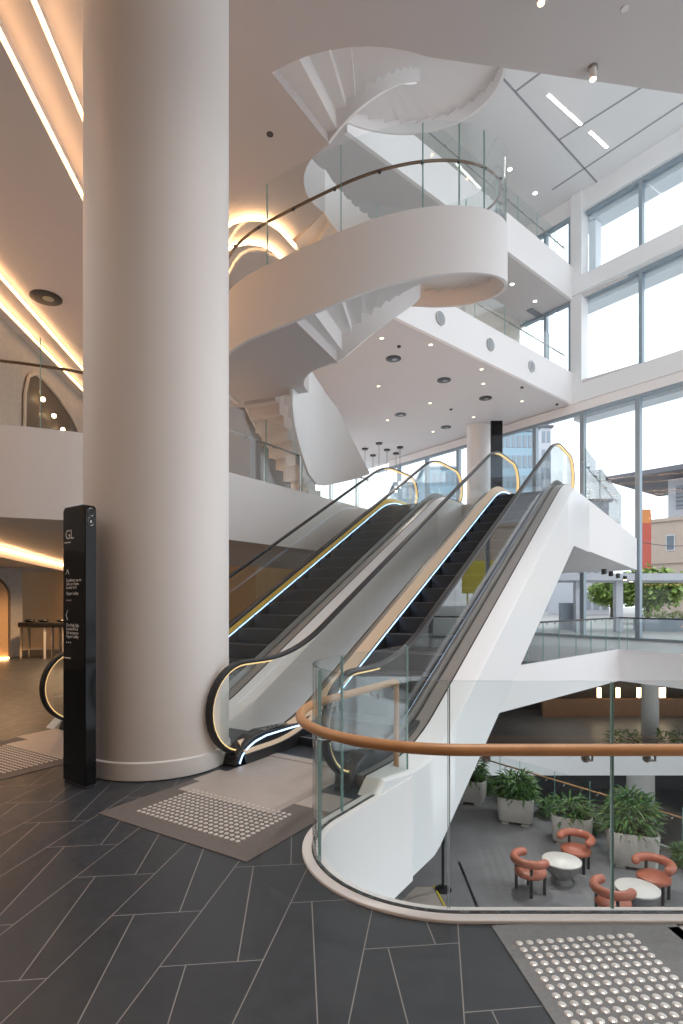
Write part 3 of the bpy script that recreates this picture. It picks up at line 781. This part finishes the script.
bm = new(); rod(bm, (-wd/2+.055, -dp/2-.001, 1.825), (-wd/2+.08, -dp/2-.001, 1.865), .004); rod(bm, (-wd/2+.08, -dp/2-.001, 1.865), (-wd/2+.105, -dp/2-.001, 1.825), .004); obj('up_arrow', bm, 'text', t)
text('Escalators up to\nLifts to Town\nLevels 4-12', .038, -wd/2+.06, 1.760, t)
text('Upper Lobby', .038, -wd/2+.06, 1.645, t)
text('\u2022 \u2022 \u2022', .05, -wd/2+.06, 1.58, t)
bm = new(); rod(bm, (-wd/2+.085, -dp/2-.001, 1.51), (-wd/2+.055, -dp/2-.001, 1.468), .004); rod(bm, (-wd/2+.055, -dp/2-.001, 1.468), (-wd/2+.085, -dp/2-.001, 1.426), .004); obj('left_arrow', bm, 'text', t)
text('Car Park Lifts\nLevels B1-L3\nLift access to\nUpper Lobby', .038, -wd/2+.06, 1.37, t)
text('\u2022 \u2022 \u2022', .05, -wd/2+.06, 1.215, t)
for k, z in enumerate((2.345, 2.265)):
    bm = new(); pts = [(wd/2+.002, .028*cos(rad(a)), z+.034*sin(rad(a))) for a in range(0 if k == 0 else 110, (360 if k == 0 else 431), 20)]
    sweep(bm, pts, circ(.004, 6), side=(1, 0, 0)); obj('ring_logo', bm, 'steel', t)
bm = new(); box(bm, (wd/2+.002, 0, 2.265), (.003, .012, .02)); obj('ring_logo', bm, 'steel', t)

# ================================================================== LOWER LEVEL
LF = -4.2
def make_chair(label):
    t = thing('lounge_chair', label, 'chair', (0, 0, 0), 0)
    bm = new(); lathe(bm, [(.20, .33), (.285, .345), (.31, .385), (.305, .43), (.27, .46), (.12, .472)], 36); obj('seat', bm, 'leather', t, smooth=True)
    bm = new()
    pts = [(.315*cos(rad(a)), .315*sin(rad(a)), .66) for a in range(72, 289, 9)]
    sweep(bm, pts, circ(.078, 14, .085)); sph(bm, pts[0], .079, seg=14); sph(bm, pts[-1], .079, seg=14)
    obj('backrest', bm, 'leather', t, smooth=True)
    for a, h in ((55, .36), (-55, .36), (130, .64), (-130, .64)):
        bm = new(); cyl(bm, (.27*cos(rad(a)), .27*sin(rad(a)), 0), .030, h, 14); obj('leg', bm, 'black', t, smooth=True)
    bm = new(); cyl(bm, (0, 0, .30), .2, .04, 24); obj('seat_frame', bm, 'black', t)
    return t
def face(x, y, tx, ty): return math.atan2(ty-y, tx-x)
T1p, T2p = (4.53, 11.62), (5.5, 10.5)
c0 = make_chair('tan leather tub chair left of the nearer-centre table, farthest left of the four'); c0.location = (3.76, 11.25, LF); c0.rotation_euler = (0, 0, face(3.76, 11.25, *T1p))
c0['group'] = 'tan lounge chairs on the lower floor'
for (x, y), T, lab in (((5.06, 12.2), T1p, 'tan leather tub chair behind the left-hand round table, before a planter'),
                       ((6.08, 11.0), T2p, 'tan leather tub chair behind the right-hand round table near the picture edge'),
                       ((4.86, 10.12), T2p, 'tan leather tub chair at bottom right, cut off by the kerb, seen from behind')):
    dup(c0, (x, y, LF), face(x, y, *T), lab)
def make_table(label, p):
    t = thing('round_table', label, 'table', (p[0], p[1], LF), 0, 'round marble tables on the lower floor')
    bm = new(); lathe(bm, [(.37, .425), (.385, .43), (.385, .455), (.375, .46)], 48); obj('tabletop', bm, 'marble', t, smooth=True)
    bm = new(); lathe(bm, [(.20, 0), (.21, .02), (.18, .06), (.16, .10), (.22, .16), (.31, .25), (.36, .35), (.375, .425)], 40); obj('base', bm, 'granite', t, smooth=True)
    return t
tb = make_table('round white table with a grey bowl base between the two left chairs', T1p)
dup(tb, (*T2p, LF), 0, 'round white table at the lower right between the two right chairs')
def leaves(bm, n, R, H, ln, wd_, z0=0, up=.5, mats=2):
    for i in range(n):
        a = random.uniform(0, 2*PI); r = R*math.sqrt(random.random()); h = z0+H*random.random()*(1-.35*(r/R))
        b = Vector((r*cos(a), r*sin(a), h)); a2 = a+random.uniform(-1, 1)
        d = Vector((cos(a2), sin(a2), random.uniform(-.3, up+.6))).normalized()
        s = d.cross(Vector((0, 0, 1))).normalized()*wd_*random.uniform(.6, 1.1); L = ln*random.uniform(.6, 1.2)
        dr = Vector((0, 0, -L*.25))
        p = [b, b+d*L*.45+s, b+d*L+dr, b+d*L*.45-s]
        m = b+d*L*.5+Vector((0, 0, wd_*.4))
        v = [bm.verts.new(q) for q in p]; c = bm.verts.new(m)
        for k in range(4):
            f = bm.faces.new((v[k], v[(k+1) % 4], c)); f.material_index = 1 if random.random() < .3 and mats > 1 else 0
def make_planter(label, loc, rz, sz=.9, h=.68, ph=.75, n=620, grp='concrete planters along the lower floor edge', bright=False):
    t = thing('planter', label, 'planter', (*loc, LF), rz, None)
    bm = new(); pr = []
    def rsq(s, r=.14, m=5):
        o = []
        for cx_, cy_, a0 in ((s/2-r, s/2-r, 0), (-s/2+r, s/2-r, 90), (-s/2+r, -s/2+r, 180), (s/2-r, -s/2+r, 270)):
            for i in range(m+1): a = rad(a0+90*i/m); o.append((cx_+r*cos(a), cy_+r*sin(a)))
        return o
    ring = []
    for s, z in ((sz*.90, .08), (sz*.93, .1), (sz, h-.06), (sz, h), (sz-.07, h), (sz-.09, h-.1)):
        ring.append([bm.verts.new((x, y, z)) for x, y in rsq(s)])
    for a, b in zip(ring, ring[1:]):
        k = len(a)
        for i in range(k): bm.faces.new((a[i], a[(i+1) % k], b[(i+1) % k], b[i]))
    bm.faces.new(ring[0][::-1]); obj('pot', bm, 'planter', t, smooth=True)
    bm = new(); slab(bm, rsq(sz-.1), h-.14, h-.09); obj('soil', bm, 'soil', t)
    for sx in (-1, 1):
        bm = new(); box(bm, (sx*sz*.27, 0, .04), (sz*.2, sz*.8, .08)); obj('foot', bm, 'planter', t)
    bm = new(); leaves(bm, n, sz*.43, ph, .34, .035, h-.12); 
    f = obj('foliage', bm, ['leaf', 'leaf2'] if not bright else ['leaf2', 'leaf'], t); f['kind'] = 'stuff'
    return t
ed = math.atan2(-.82, .57)
make_planter('concrete planter with bushy palms, second from the left, left of the glass joint', (4.6, 14.9), ed+rad(35), .92)
make_planter('concrete planter with sparse plants right behind the middle chair', (5.55, 13.65), ed+rad(35), .92, n=260, ph=.5)
make_planter('large concrete planter with tall palms at the right, behind the right table', (6.42, 12.5), ed+rad(35), 1.0, .78, 1.0, 700)
make_planter('partly hidden concrete planter behind the white escalator side', (3.72, 16.35), ed+rad(35), .9, n=350)
for k in range(9):
    s = -3.4+1.15*k; x, y = 6.58-.57*s-.31, 14.37+.82*s-.22
    if s < -2.6: continue
    bm = new(); leaves(bm, 260, .24, .5, .22, .04, .02); f = obj('shrub', bm, ['leaf', 'leaf2']); f.location = (x, y, LF)
    tag(f, 'low dark shrub in the row growing along the lower glass balustrade', 'shrub', 'shrubs along the lower glass balustrade')
# lower balustrade with oak rail
t = balustrade('glass balustrade with an oak rail behind the lower planters', [(10.2, 9.17), (2.4, 20.35)], LF, LF+1.12, LF+.85, [683, 640, 617, 590, 555, 520, 500], 'wood', side=-1)
bm = new(); strip(bm, [(0, 0), (-7.8, 11.18)], 0, .1, .12, .04); obj('kerb', bm, 'planter', t)
# far side of the lower void
for px, Y in ((650, 24.0),):
    X = (px-341.5)/565*Y; t = thing('round_column', 'grey round column on the far side of the lower void', 'column', (X, Y, LF))
    bm = new(); cyl(bm, (0, 0, 0), .34, 3.2, 40); obj('shaft', bm, 'planter', t, smooth=True); bm = new(); lathe(bm, [(.34, 3.18), (.38, 3.19), (.38, 3.24), (.34, 3.245)], 40); obj('collar', bm, 'planter', t)
X = (651-341.5)/565*20.9
t = thing('round_column', 'round column low in the basement seen under the far white slab edge', 'column', (13.2-1.4, 22.3, -8.4)); bm = new(); cyl(bm, (0, 0, 0), .5, 3.34, 40); obj('shaft', bm, 'planter', t, smooth=True)
bm = new(); lathe(bm, [(.5, 0), (.56, .0), (.56, .12), (.5, .13)], 40); obj('plinth', bm, 'planter', t)
bm = new(); box(bm, (16.5, 28.2, -3.85), (13, .25, 1.05)); box(bm, (16.5, 28.05, -3.35), (13, .12, .06)); tag(obj('timber_counter', bm, 'timber'), 'long timber panelled band beneath the wall lamps across the lower void', 'counter')
for k, px in enumerate((600, 619, 640, 663)):
    X = (px-341.5)/565*28; t = thing('wall_lamp', ['warm wall lamp farthest left above the timber band', 'warm wall lamp second from left above the timber band', 'warm wall lamp just left of the grey column', 'brightest warm wall lamp right of the grey column'][k], 'lamp', (X, 28.1, -3.25), 0, 'wall lamps across the lower void')
    w = .16 if k < 3 else .32
    b2 = new(); box(b2, (0, 0, .25), (w, .12, .5)); obj('shade', b2, 'lampwarm', t, bevel=.02); b2 = new(); box(b2, (0, .02, -.02), (w+.1, .16, .04)); box(b2, (0, .02, .52), (w+.1, .16, .04)); obj('bracket', b2, 'timber', t)
for k, px in enumerate((614, 632, 664, 682)):
    Y = 22.4; X = (px-341.5)/565*Y; bm = new(); leaves(bm, 70, .22, .7, .32, .045, .05); f = obj('shrub', bm, ['leaf', 'leaf2']); f.location = (X, Y, LF)
    tag(f, 'dark plant on the far white slab across the void', 'shrub', 'plants on the far slab')
# belt post, floor strip, plate at lower left
p = (2.03, 11.3)
t = thing('barrier_post', 'black barrier post with a round base below the white escalator side', 'post', (*p, LF)); bm = new(); lathe(bm, [(.17, 0), (.175, .01), (.16, .03), (.03, .045)], 32); obj('base', bm, 'black', t, smooth=True)
bm = new(); cyl(bm, (0, 0, .04), .03, .95, 16); obj('pole', bm, 'black', t, smooth=True); bm = new(); cyl(bm, (0, 0, .95), .045, .1, 16); obj('head', bm, 'black', t, smooth=True)
bm = new(); a, b = Vector((2.56, 12.51, 0)), Vector((2.6, 10.5, 0)); box(bm, ((a.x+b.x)/2, (a.y+b.y)/2, LF+.004), (.05, 2.0, .01), -.02); tag(obj('floor_strip', bm, 'black'), 'black strip set in the lower floor', 'floor strip')
bm = new(); slab(bm, [(1.5, 11.4), (1.85, 11.4), (1.95, 10.5), (.9, 10.5)], LF+.001, LF+.012); o = tag(obj('floor_plate', bm, 'plate'), 'beige floor plate with a yellow edge in the lower corner of the void', 'floor plate')
bm = new(); box(bm, (1.92, 10.95, LF+.02), (.035, .95, .014), rad(6)); obj('yellow_edge', bm, 'byellow', o)

# ================================================================== LAMPS ON THE CEILINGS
def downlight(px, py, z, label, grp, r=.07, m='lampdl', rim='white'):
    x, y = onz(px, py, z)
    t = thing('downlight', label, 'downlight', (x, y, z), 0, grp)
    bm = new(); cyl(bm, (0, 0, -.012), r, .012, 18); obj('trim_ring', bm, rim, t); bm = new(); cyl(bm, (0, 0, -.018), r*.72, .008, 18); obj('lens', bm, m, t)
dl0 = None
sp = [(381, 337), (444, 352), (430, 344.5), (482, 386), (379, 386), (428.5, 403), (387, 420), (433, 432), (530, 387), (483, 383), (473, 418), (536, 418), (521, 401)]
seen = set()
for i, (x, y) in enumerate([(381.7, 338), (430.5, 344.5), (481.5, 369), (378.5, 386), (430, 403), (387.5, 420), (483.3, 383.5), (522, 401), (473.5, 417), (433, 431.5)]):
    downlight(x, y, L2S, 'small warm downlight in the pale soffit above the escalators', 'downlights in the soffit above the escalators', r=.085)
def vent(px, py, r, label, grp, z=L2S):
    x, y = onz(px, py, z); t = thing('ceiling_vent', label, 'vent', (x, y, z), 0, grp)
    bm = new(); lathe(bm, [(r*.78, -.0), (r, -.0), (r, -.025), (r*.8, -.035)], 28); obj('vent_ring', bm, 'charcoal', t, smooth=True)
    bm = new(); cyl(bm, (0, 0, -.02), r*.76, .018, 28); obj('vent_throat', bm, 'black', t)
    bm = new(); cyl(bm, (r*.15, 0, -.04), r*.35, .022, 24); obj('vent_cone', bm, 'steel', t)
for x, y, r in ((393.5, 358.5, .26), (444, 380, .26), (485.5, 398, .26), (400.5, 414.5, .26), (446, 427, .24)):
    vent(x, y, r, 'round dark ceiling vent in the soffit above the escalators', 'round vents in the soffit')
vent(46, 297.5, .38, 'large round vent in the ceiling of the left gallery', None, 9.3)
for x, y in ((399, 346), (522, 387), (557, 404), (451, 409)):
    X, Y = onz(x, y, L2S); bm = new(); cyl(bm, (0, 0, -.05), .06, .05, 12); o = obj('smoke_detector', bm, 'charcoal'); o.location = (X, Y, L2S); tag(o, 'small dark detector on the soffit above the escalators', 'detector', 'small detectors on the soffit')
# nozzles on the second-floor fascia
for px, lab in ((437, 'leftmost round air nozzle on the white gallery edge'), (487, 'middle round air nozzle on the white gallery edge'), (528.5, 'rightmost round air nozzle on the white gallery edge')):
    k = (px-341.5)/565; u = (9.70-k*23.99)/(.746-k*.666); x, y = Fp(u, -.13); 
    t = thing('air_nozzle', lab, 'vent', (x, y, 10.55), math.atan2(F2[1], F2[0])-PI/2+PI/2, 'air nozzles on the gallery edge')
    Mr = Matrix.Rotation(PI/2, 4, 'X')
    bm = new(); cyl(bm, (0, 0, -.02), .22, .05, 28, M0=Mr); obj('ring', bm, 'steel', t, smooth=True); bm = new(); cyl(bm, (0, 0, .03), .16, .03, 28, r2=.1, M0=Mr); obj('bowl', bm, 'groove', t, smooth=True)
# spotlights on the near soffit
for px, py, lab in ((593, 71, 'adjustable spotlight near the edge of the grey soffit at the top'), (541, -7, 'warm spotlight cut by the top edge of the picture')):
    x, y = onz(px, py-4, L2S); t = thing('spotlight', lab, 'spotlight', (x, y, L2S))
    bm = new(); cyl(bm, (0, 0, -.03), .075, .03, 20); obj('mount', bm, 'steel', t); bm = new(); cyl(bm, (0, 0, -.19), .052, .17, 20); obj('barrel', bm, 'white', t); bm = new(); cyl(bm, (0, 0, -.2), .042, .012, 20); obj('lens', bm, 'lampwarm', t)
x, y = onz(625, 8, L2S); bm = new(); cyl(bm, (0, 0, -.015), .05, .015, 20); o = obj('smoke_detector', bm, 'white'); o.location = (x, y, L2S); tag(o, 'tiny white detector on the grey soffit at the top right', 'detector')
x, y = onz(270, 134, L2S); bm = new(); cyl(bm, (0, 0, -.015), .06, .015, 20); o = obj('smoke_detector', bm, 'charcoal'); o.location = (x, y, L2S); tag(o, 'small detector on the brownish soffit beside the spiral stair', 'detector')
# linear lights in the roof
for (a, b), lab in ((((548, 94), (581, 124)), 'longer strip light in the white roof at the top right'), (((590, 131), (607, 147)), 'shorter strip light in the white roof at the top right')):
    p = Vector((*onz(*a, ROOF), 0)); q = Vector((*onz(*b, ROOF), 0)); d = q-p
    t = thing('strip_light', lab, 'strip light', ((p.x+q.x)/2, (p.y+q.y)/2, ROOF), math.atan2(d.y, d.x)); bm = new(); box(bm, (0, 0, -.012), (d.length+.06, .14, .02)); obj('housing', bm, 'white', t); bm = new(); box(bm, (0, 0, -.026), (d.length, .085, .012)); obj('diffuser', bm, 'lamp', t)
for i, (x, y) in enumerate(((510, 169), (535, 193), (556, 213))):
    downlight(x, y, ROOF, 'small downlight in the roof over the third-floor gallery', 'downlights over the third-floor gallery', r=.11, m='lamp')
for i, (x, y) in enumerate(((512, 284), (535, 301), (556, 313))):
    downlight(x, y, L3S, 'small downlight under the third floor, over the second-floor gallery', 'downlights over the second-floor gallery', r=.10, m='lamp')
x, y = onz(537, 314, L3S); bm = new()
for k in range(6): box(bm, (0, -.12+.048*k, -.012), (1.3, .02, .02))
box(bm, (0, 0, -.005), (1.34, .3, .008)); o = obj('air_grille', bm, 'groove'); o.location = (x, y, L3S-.02); o.rotation_euler = (0, 0, math.atan2(F2[1], F2[0])); tag(o, 'slotted air grille in the soffit over the second-floor gallery', 'grille')
# pendants over the upper landing
for i, (px, py) in enumerate(((365, 448.5), (373, 455), (379, 443), (387, 449.5), (396, 453), (400, 447))):
    x, y = onz(px, py, L2S); t = thing('pendant_lamp', 'slim pendant lamp hanging in the cluster behind the upper balustrade', 'lamp', (x, y, L2S), 0, 'cluster of slim pendants')
    bm = new(); cyl(bm, (0, 0, -.07), .17, .068, 20); obj('ceiling_rose', bm, 'black', t); bm = new(); rod(bm, (0, 0, -.06), (0, 0, -1.9), .012); obj('cable', bm, 'charcoal', t); bm = new(); cyl(bm, (0, 0, -2.2), .05, .3, 12); obj('shade', bm, 'lamp', t)
# track lights under the landing
for i, px in enumerate((604, 611, 618, 625, 631)):
    k = (px-341.5)/565; w = .2; a = (k*(OY+NY*w)-(OX+NX*w))/(DX-k*DY); x, y = P(a, w)
    t = thing('track_spotlight', 'small spotlight in the row under the far end of the upper floor', 'spotlight', (x, y, 2.75), 0, 'row of spotlights under the upper floor')
    bm = new(); cyl(bm, (0, 0, -.02), .09, .02, 16); obj('mount', bm, 'steel', t); bm = new(); cyl(bm, (0, 0, -.2), .09, .18, 16); obj('barrel', bm, 'charcoal', t); bm = new(); cyl(bm, (0, 0, -.21), .075, .012, 16); obj('lens', bm, 'lampwarm' if i > 2 else 'steel', t)

# ================================================================== GROUND FLOOR LEFT: bar tables
for i, (px, wb, lab) in enumerate(((37, .80, 'black-topped high bench left of its neighbour by the bronze wall'), (62, .46, 'short black-topped high bench half hidden by the black totem'))):
    Y = 15.6; X = (px-341.5)/565*Y
    t = thing('high_bench', lab, 'bench', (X, Y, 0), 0, None)
    bm = new(); box(bm, (0, 0, .92), (wb, .5, .14)); obj('top', bm, 'black', t, bevel=.03)
    for sx in (-1, 1):
        for sy in (-1, 1):
            bm = new(); box(bm, (sx*(wb/2-.08), sy*.2, .43), (.045, .045, .86)); obj('leg', bm, 'white' if sx > 0 else 'steel', t)
    bm = new(); box(bm, (0, -.2, .25), (wb-.2, .03, .03)); box(bm, (0, .2, .25), (wb-.2, .03, .03)); obj('footrail', bm, 'steel', t)
    for q, dx in enumerate((-.2, .18) if i == 0 else (0,)):
        bm = new(); sph(bm, (dx, 0, 1.035), .12, (1.2, 1, .42)); f = obj('folded_cloth', bm, 'black', smooth=True); f.location = (X, Y, 0)
        tag(f, [['dark bundle lying at the left end of the wider high bench', 'dark bundle lying at the right end of the wider high bench'], ['dark bundle lying on the short high bench']][i][q], 'bundle')

# ================================================================== OUTSIDE
bm = new(); slab(bm, [Wp(-30, .6), Wp(60, .6), (-60, 120), (120, 120), (120, 10)], -.4, -.02); struct('terrace_ground', bm, 'paving')
# terrace canopy and posts
t = thing('terrace_canopy', 'white flat canopy on square posts outside beyond the ground floor glass', 'canopy', (14.0, 30, 0))
bm = new(); box(bm, (-1, 0, 2.75), (14, 4, .35)); obj('roof', bm, 'bwhite', t)
for px in (578, 618): 
    X = (px-341.5)/565*28.6-14; bm = new(); box(bm, (X, -1.4, 1.3), (.35, .35, 2.6)); obj('post', bm, 'bwhite', t)
bm = new(); box(bm, (-.2-1.0+.2, -.8, .75), (.0+1.2, .4, 1.4)); o = obj('dark_cabinet', bm, 'bgrey'); o.location = (12.9, 30, 0); tag(o, 'dark cabinet under the canopy outside', 'cabinet')
def tree(loc, h, R, label, n=3200):
    t = thing('tree', label, 'tree', loc); bm = new(); cyl(bm, (0, 0, 0), .16, h*.6, 12, r2=.08)
    for a in (20, 140, 260): rod(bm, (0, 0, h*.45), (R*.5*cos(rad(a)), R*.5*sin(rad(a)), h*.7), .05)
    obj('trunk', bm, 'bark', t, smooth=True)
    bm = new()
    for i in range(n):
        v = Vector((random.gauss(0, 1), random.gauss(0, 1), random.gauss(0, 1))).normalized()*R*random.uniform(.55, 1); b = Vector((v.x, v.y, h*.68+v.z*.62))
        d = Vector((random.gauss(0, 1), random.gauss(0, 1), random.gauss(0, .5))).normalized(); s = d.cross(Vector((0, 0, 1))).normalized()
        l = R*.2
        bm.faces.new([bm.verts.new(q) for q in (b, b+d*l*.5+s*l*.3, b+d*l, b+d*l*.5-s*l*.3)])
    o = obj('foliage', bm, 'treeleaf', t); o['kind'] = 'stuff'
tree(((648-341.5)/565*38, 38, 0), 3.5, 2.3, 'bright green tree outside the ground floor windows, nearest the cream building')
tree(((612-341.5)/565*47, 47, 0), 3.2, 1.9, 'smaller green tree outside beside the white canopy post')
bm = new(); x0 = (641-341.5)/565*30; box(bm, (0, 0, .25), (7, 1.2, .75)); t = thing('hedge_planter', 'long grey planter with a clipped hedge outside the right windows', 'planter', (x0+3.4, 30, 0)); obj('trough', bm, 'bgrey', t)
bm = new()
for k in range(900):
    b = Vector((random.uniform(-3.4, 3.4), random.uniform(-.5, .5), random.uniform(.6, .95))); d = Vector((random.gauss(0, 1), random.gauss(0, 1), random.gauss(.4, 1))).normalized()*.22; s = d.cross(Vector((0, 0, 1)))*.3
    bm.faces.new([bm.verts.new(q) for q in (b, b+d*.5+s, b+d, b+d*.5-s)])
o = obj('foliage', bm, 'treeleaf', t); o['kind'] = 'stuff'
# cream and white building at the right
BA = rad(118)
t = thing('heritage_building', 'cream building with a white upper storey and a dark roof outside the right windows', 'building', ((646-341.5)/565*55, 55, 0), rad(-50))
bm = new(); box(bm, (10, 5, 4.6), (20, 10, 9.2)); box(bm, (10, 4.9, 5.2), (20.4, 10.2, .25)); box(bm, (10, 4.9, 9.2), (20.4, 10.2, .3)); obj('wall', bm, 'bcream', t)
bm = new(); box(bm, (11, 6, 11.4), (19.5, 8, 4.2)); cyl(bm, (6, 2.4, 9.3), 2.2, 4.1, 24); obj('upper_storey', bm, 'bwhite', t)
bm = new(); box(bm, (9, 4.5, 13.6), (24, 13, .45)); obj('roof', bm, 'bdark', t)
bm = new(); box(bm, (13, 8, 16), (10, 6, 4)); box(bm, (13, 7.6, 18.1), (12, 8, .35)); obj('tower_block', bm, 'bgrey', t)
for z in (2.9, 7.0):
    for x in (2.2, 5.4, 8.6, 12): bm = new(); box(bm, (x, -.02, z), (.8, .12, 1.5)); f = obj('window', bm, 'bwhite', t); bm = new(); box(bm, (x, -.08, z), (.62, .04, 1.32)); obj('pane', bm, 'bwin', f)
for x in (3.0, 10.0): bm = new(); box(bm, (x, 1.98 if x > 5 else 1.9, 11.5), (2.0, .12, 2.2)); f = obj('window', bm, 'bgrey', t); bm = new(); [box(bm, (x, 1.84, 10.7+.4*k), (1.9, .04, .1)) for k in range(5)]; obj('louvre', bm, 'bdark', f)
bm = new(); box(bm, (0, 0, 3.1), (1.0, .2, 6.2)); o = obj('street_banner', bm, 'red'); o.location = ((645-341.5)/565*50, 50, 3.0); tag(o, 'tall red banner on the street beside the cream building', 'banner')
bm = new(); box(bm, (0, 0, .6), (.9, .22, 1.2)); o2 = obj('banner_top', bm, 'orange', o); o2.location = (0, 0, 5.4)
bm = new(); tube(bm, [((640-341.5)/565*32+x, 32+.3*x, 4.9-.04*x*(5-x)+.03*x) for x in (0, 1, 2, 3, 4, 5)], .02, 6); tag(obj('power_cable', bm, 'charcoal'), 'thin dark cable crossing in front of the cream building', 'cable')
# long low roof and pale blocks behind the upper glass
def block(px0, px1, Y, z0, z1, name, label, m, wm=None, rows=0, cols=0, dep=8):
    x0, x1 = (px0-341.5)/565*Y, (px1-341.5)/565*Y
    t = thing(name, label, 'building', ((x0+x1)/2, Y, 0)); w = x1-x0
    bm = new(); box(bm, (0, dep/2, (z0+z1)/2), (w, dep, z1-z0)); obj('wall', bm, m, t)
    if rows:
        for r in range(rows):
            for c in range(cols):
                bm = new(); box(bm, (-w/2+w*(c+.5)/cols, -.04, z0+(z1-z0)*(r+.5)/rows), (w/cols*.62, .1, (z1-z0)/rows*.6)); obj('window', bm, wm or 'bwin', t)
    bm = new(); box(bm, (0, dep/2, z1+.15), (w+.6, dep+.6, .3)); obj('roof', bm, 'bdark' if m != 'bblue' else 'bgrey', t)
    return t
block(575, 609, 60, 0, 12.0, 'office_block', 'low grey office block with a dark flat roof outside behind the landing', 'bwhite', 'bgrey', 4, 4)
block(500, 533, 70, 0, 22.5, 'office_tower', 'pale blue glass tower seen behind the upper column', 'bblue', 'bgrey', 9, 6)
block(541, 551, 80, 0, 26, 'office_tower', 'slim pale tower between the far mullions', 'bwhite', 'bgrey', 10, 2)
block(425, 456, 75, 0, 19, 'office_tower', 'blue grey tower behind the tops of the left escalator', 'bblue', 'bgrey', 7, 5)
block(395, 420, 85, 0, 19, 'office_tower', 'distant tower behind the pendant cluster', 'bgrey', 'bwhite', 7, 4)
block(462, 520, 56, 0, 4.0, 'shop_building', 'grey street building low behind the right escalator', 'bwhite', 'bwin', 2, 6)
t = block(478, 515, 90, 0, 11.5, 'domed_hall', 'stone hall on the street seen mirrored in the right escalator glass', 'bcream', 'bwin', 2, 5)
t.location = (2.7+80*cos(rad(41)), 9+80*sin(rad(41)), 0); t.rotation_euler = (0, 0, rad(-49))
bm = new(); lathe(bm, [(1.4, 0), (1.3, .8), (.8, 1.5), (.3, 1.8)], 20); lathe(bm, [(.3, 1.7), (.25, 2.4), (.4, 2.9), (.3, 3.6), (.1, 3.7)], 14); sph(bm, (0, 0, 3.95), .28); o = obj('roof_statue', bm, 'bgrey', smooth=True); o.location = (2.7+84*cos(rad(41)), 9+84*sin(rad(41)), 11.8); tag(o, 'dark statue on the roof of the far stone hall', 'statue')
bm = new(); box(bm, (0, 0, 3.7), (5, .3, 3.0)); [box(bm, (x, .15, 1.1), (.15, .15, 2.2)) for x in (-2, 0, 2)]
o = obj('yellow_hoarding', bm, 'byellow'); o.location = (2.7+44*cos(rad(39.5)), 9+44*sin(rad(39.5)), 0); o.rotation_euler = (0, 0, rad(-50)); tag(o, 'bright yellow hoarding on the street, mirrored in the escalator glass', 'hoarding')

# ================================================================== LIGHT
w = bpy.data.worlds.new('World'); SC.world = w; w.use_nodes = True
nt = w.node_tree; bg = nt.nodes['Background']
bg.inputs[0].default_value = (.89, .945, 1, 1); bg.inputs[1].default_value = 1.5
def area(name, loc, size, power, col, rot=(0, 0, 0), sy=None):
    l = bpy.data.lights.new(name, 'AREA'); l.energy = power; l.color = col; l.size = size
    if sy: l.shape = 'RECTANGLE'; l.size_y = sy
    o = bpy.data.objects.new(name, l); C.objects.link(o); o.location = loc; o.rotation_euler = rot; return o
def spot(loc, power, col, ang=120, r=.1):
    l = bpy.data.lights.new('spot', 'SPOT'); l.energy = power; l.color = col; l.spot_size = rad(ang); l.spot_blend = 1; l.shadow_soft_size = r
    o = bpy.data.objects.new('spot', l); C.objects.link(o); o.location = loc; return o
for x, y in ((-5.6, 4.8), (-7.0, 3.4)): spot((x, y, 8.8), 170, (1, .60, .34), 130)  # unseen warm fill, added to warm the column's left side and floor
for x, y in ((1.2, 2.6), (3.2, 2.0), (4.6, 4.2), (2.2, 5.2)): spot((x, y, L2S-.3), 330, (1, .96, .93), 100)  # unseen fill added overhead to brighten the kerb and near floor
for x, y in ((-6.5, 11), (-7.5, 15), (-5, 13)): spot((x, y, 2.4), 260, (1, .62, .32), 150)  # unseen warm fill added to brighten the bronze wall at far left
for x, y in ((-6, 12), (-5.5, 17), (-3, 20)): spot((x, y, 9.2), 50, (1, .78, .55), 150)
for x, y in ((4, 20), (7, 21), (1, 18)): spot((x, y, L2S-.2), 160, (1, .93, .85), 150)
for x, y in ((3.5, 12), (5.5, 11), (6, 15)): spot((x, y, -1.2), 110, (1, .95, .9), 150)
for x, y in ((10, 25), (14, 25)): spot((x, y, -1.3), 90, (1, .85, .7), 150)

# ================================================================== CAMERA
cam = bpy.data.cameras.new('Camera'); co = bpy.data.objects.new('Camera', cam); C.objects.link(co); SC.camera = co
co.location = (0, 0, 1.6); co.rotation_euler = (PI/2, 0, 0)
cam.sensor_fit = 'VERTICAL'; cam.sensor_height = 36; cam.lens = 565/1024*36
cam.shift_y = (600-512)/1024; cam.clip_end = 500
SC.view_settings.view_transform = 'Standard'; SC.view_settings.look = 'None'; SC.view_settings.gamma = 1; SC.view_settings.exposure = .45
SC.cycles.transparent_max_bounces = 40; SC.cycles.max_bounces = 10; SC.cycles.diffuse_bounces = 5
SC.cycles.use_denoising = True
SC.cycles.sample_clamp_indirect = 6
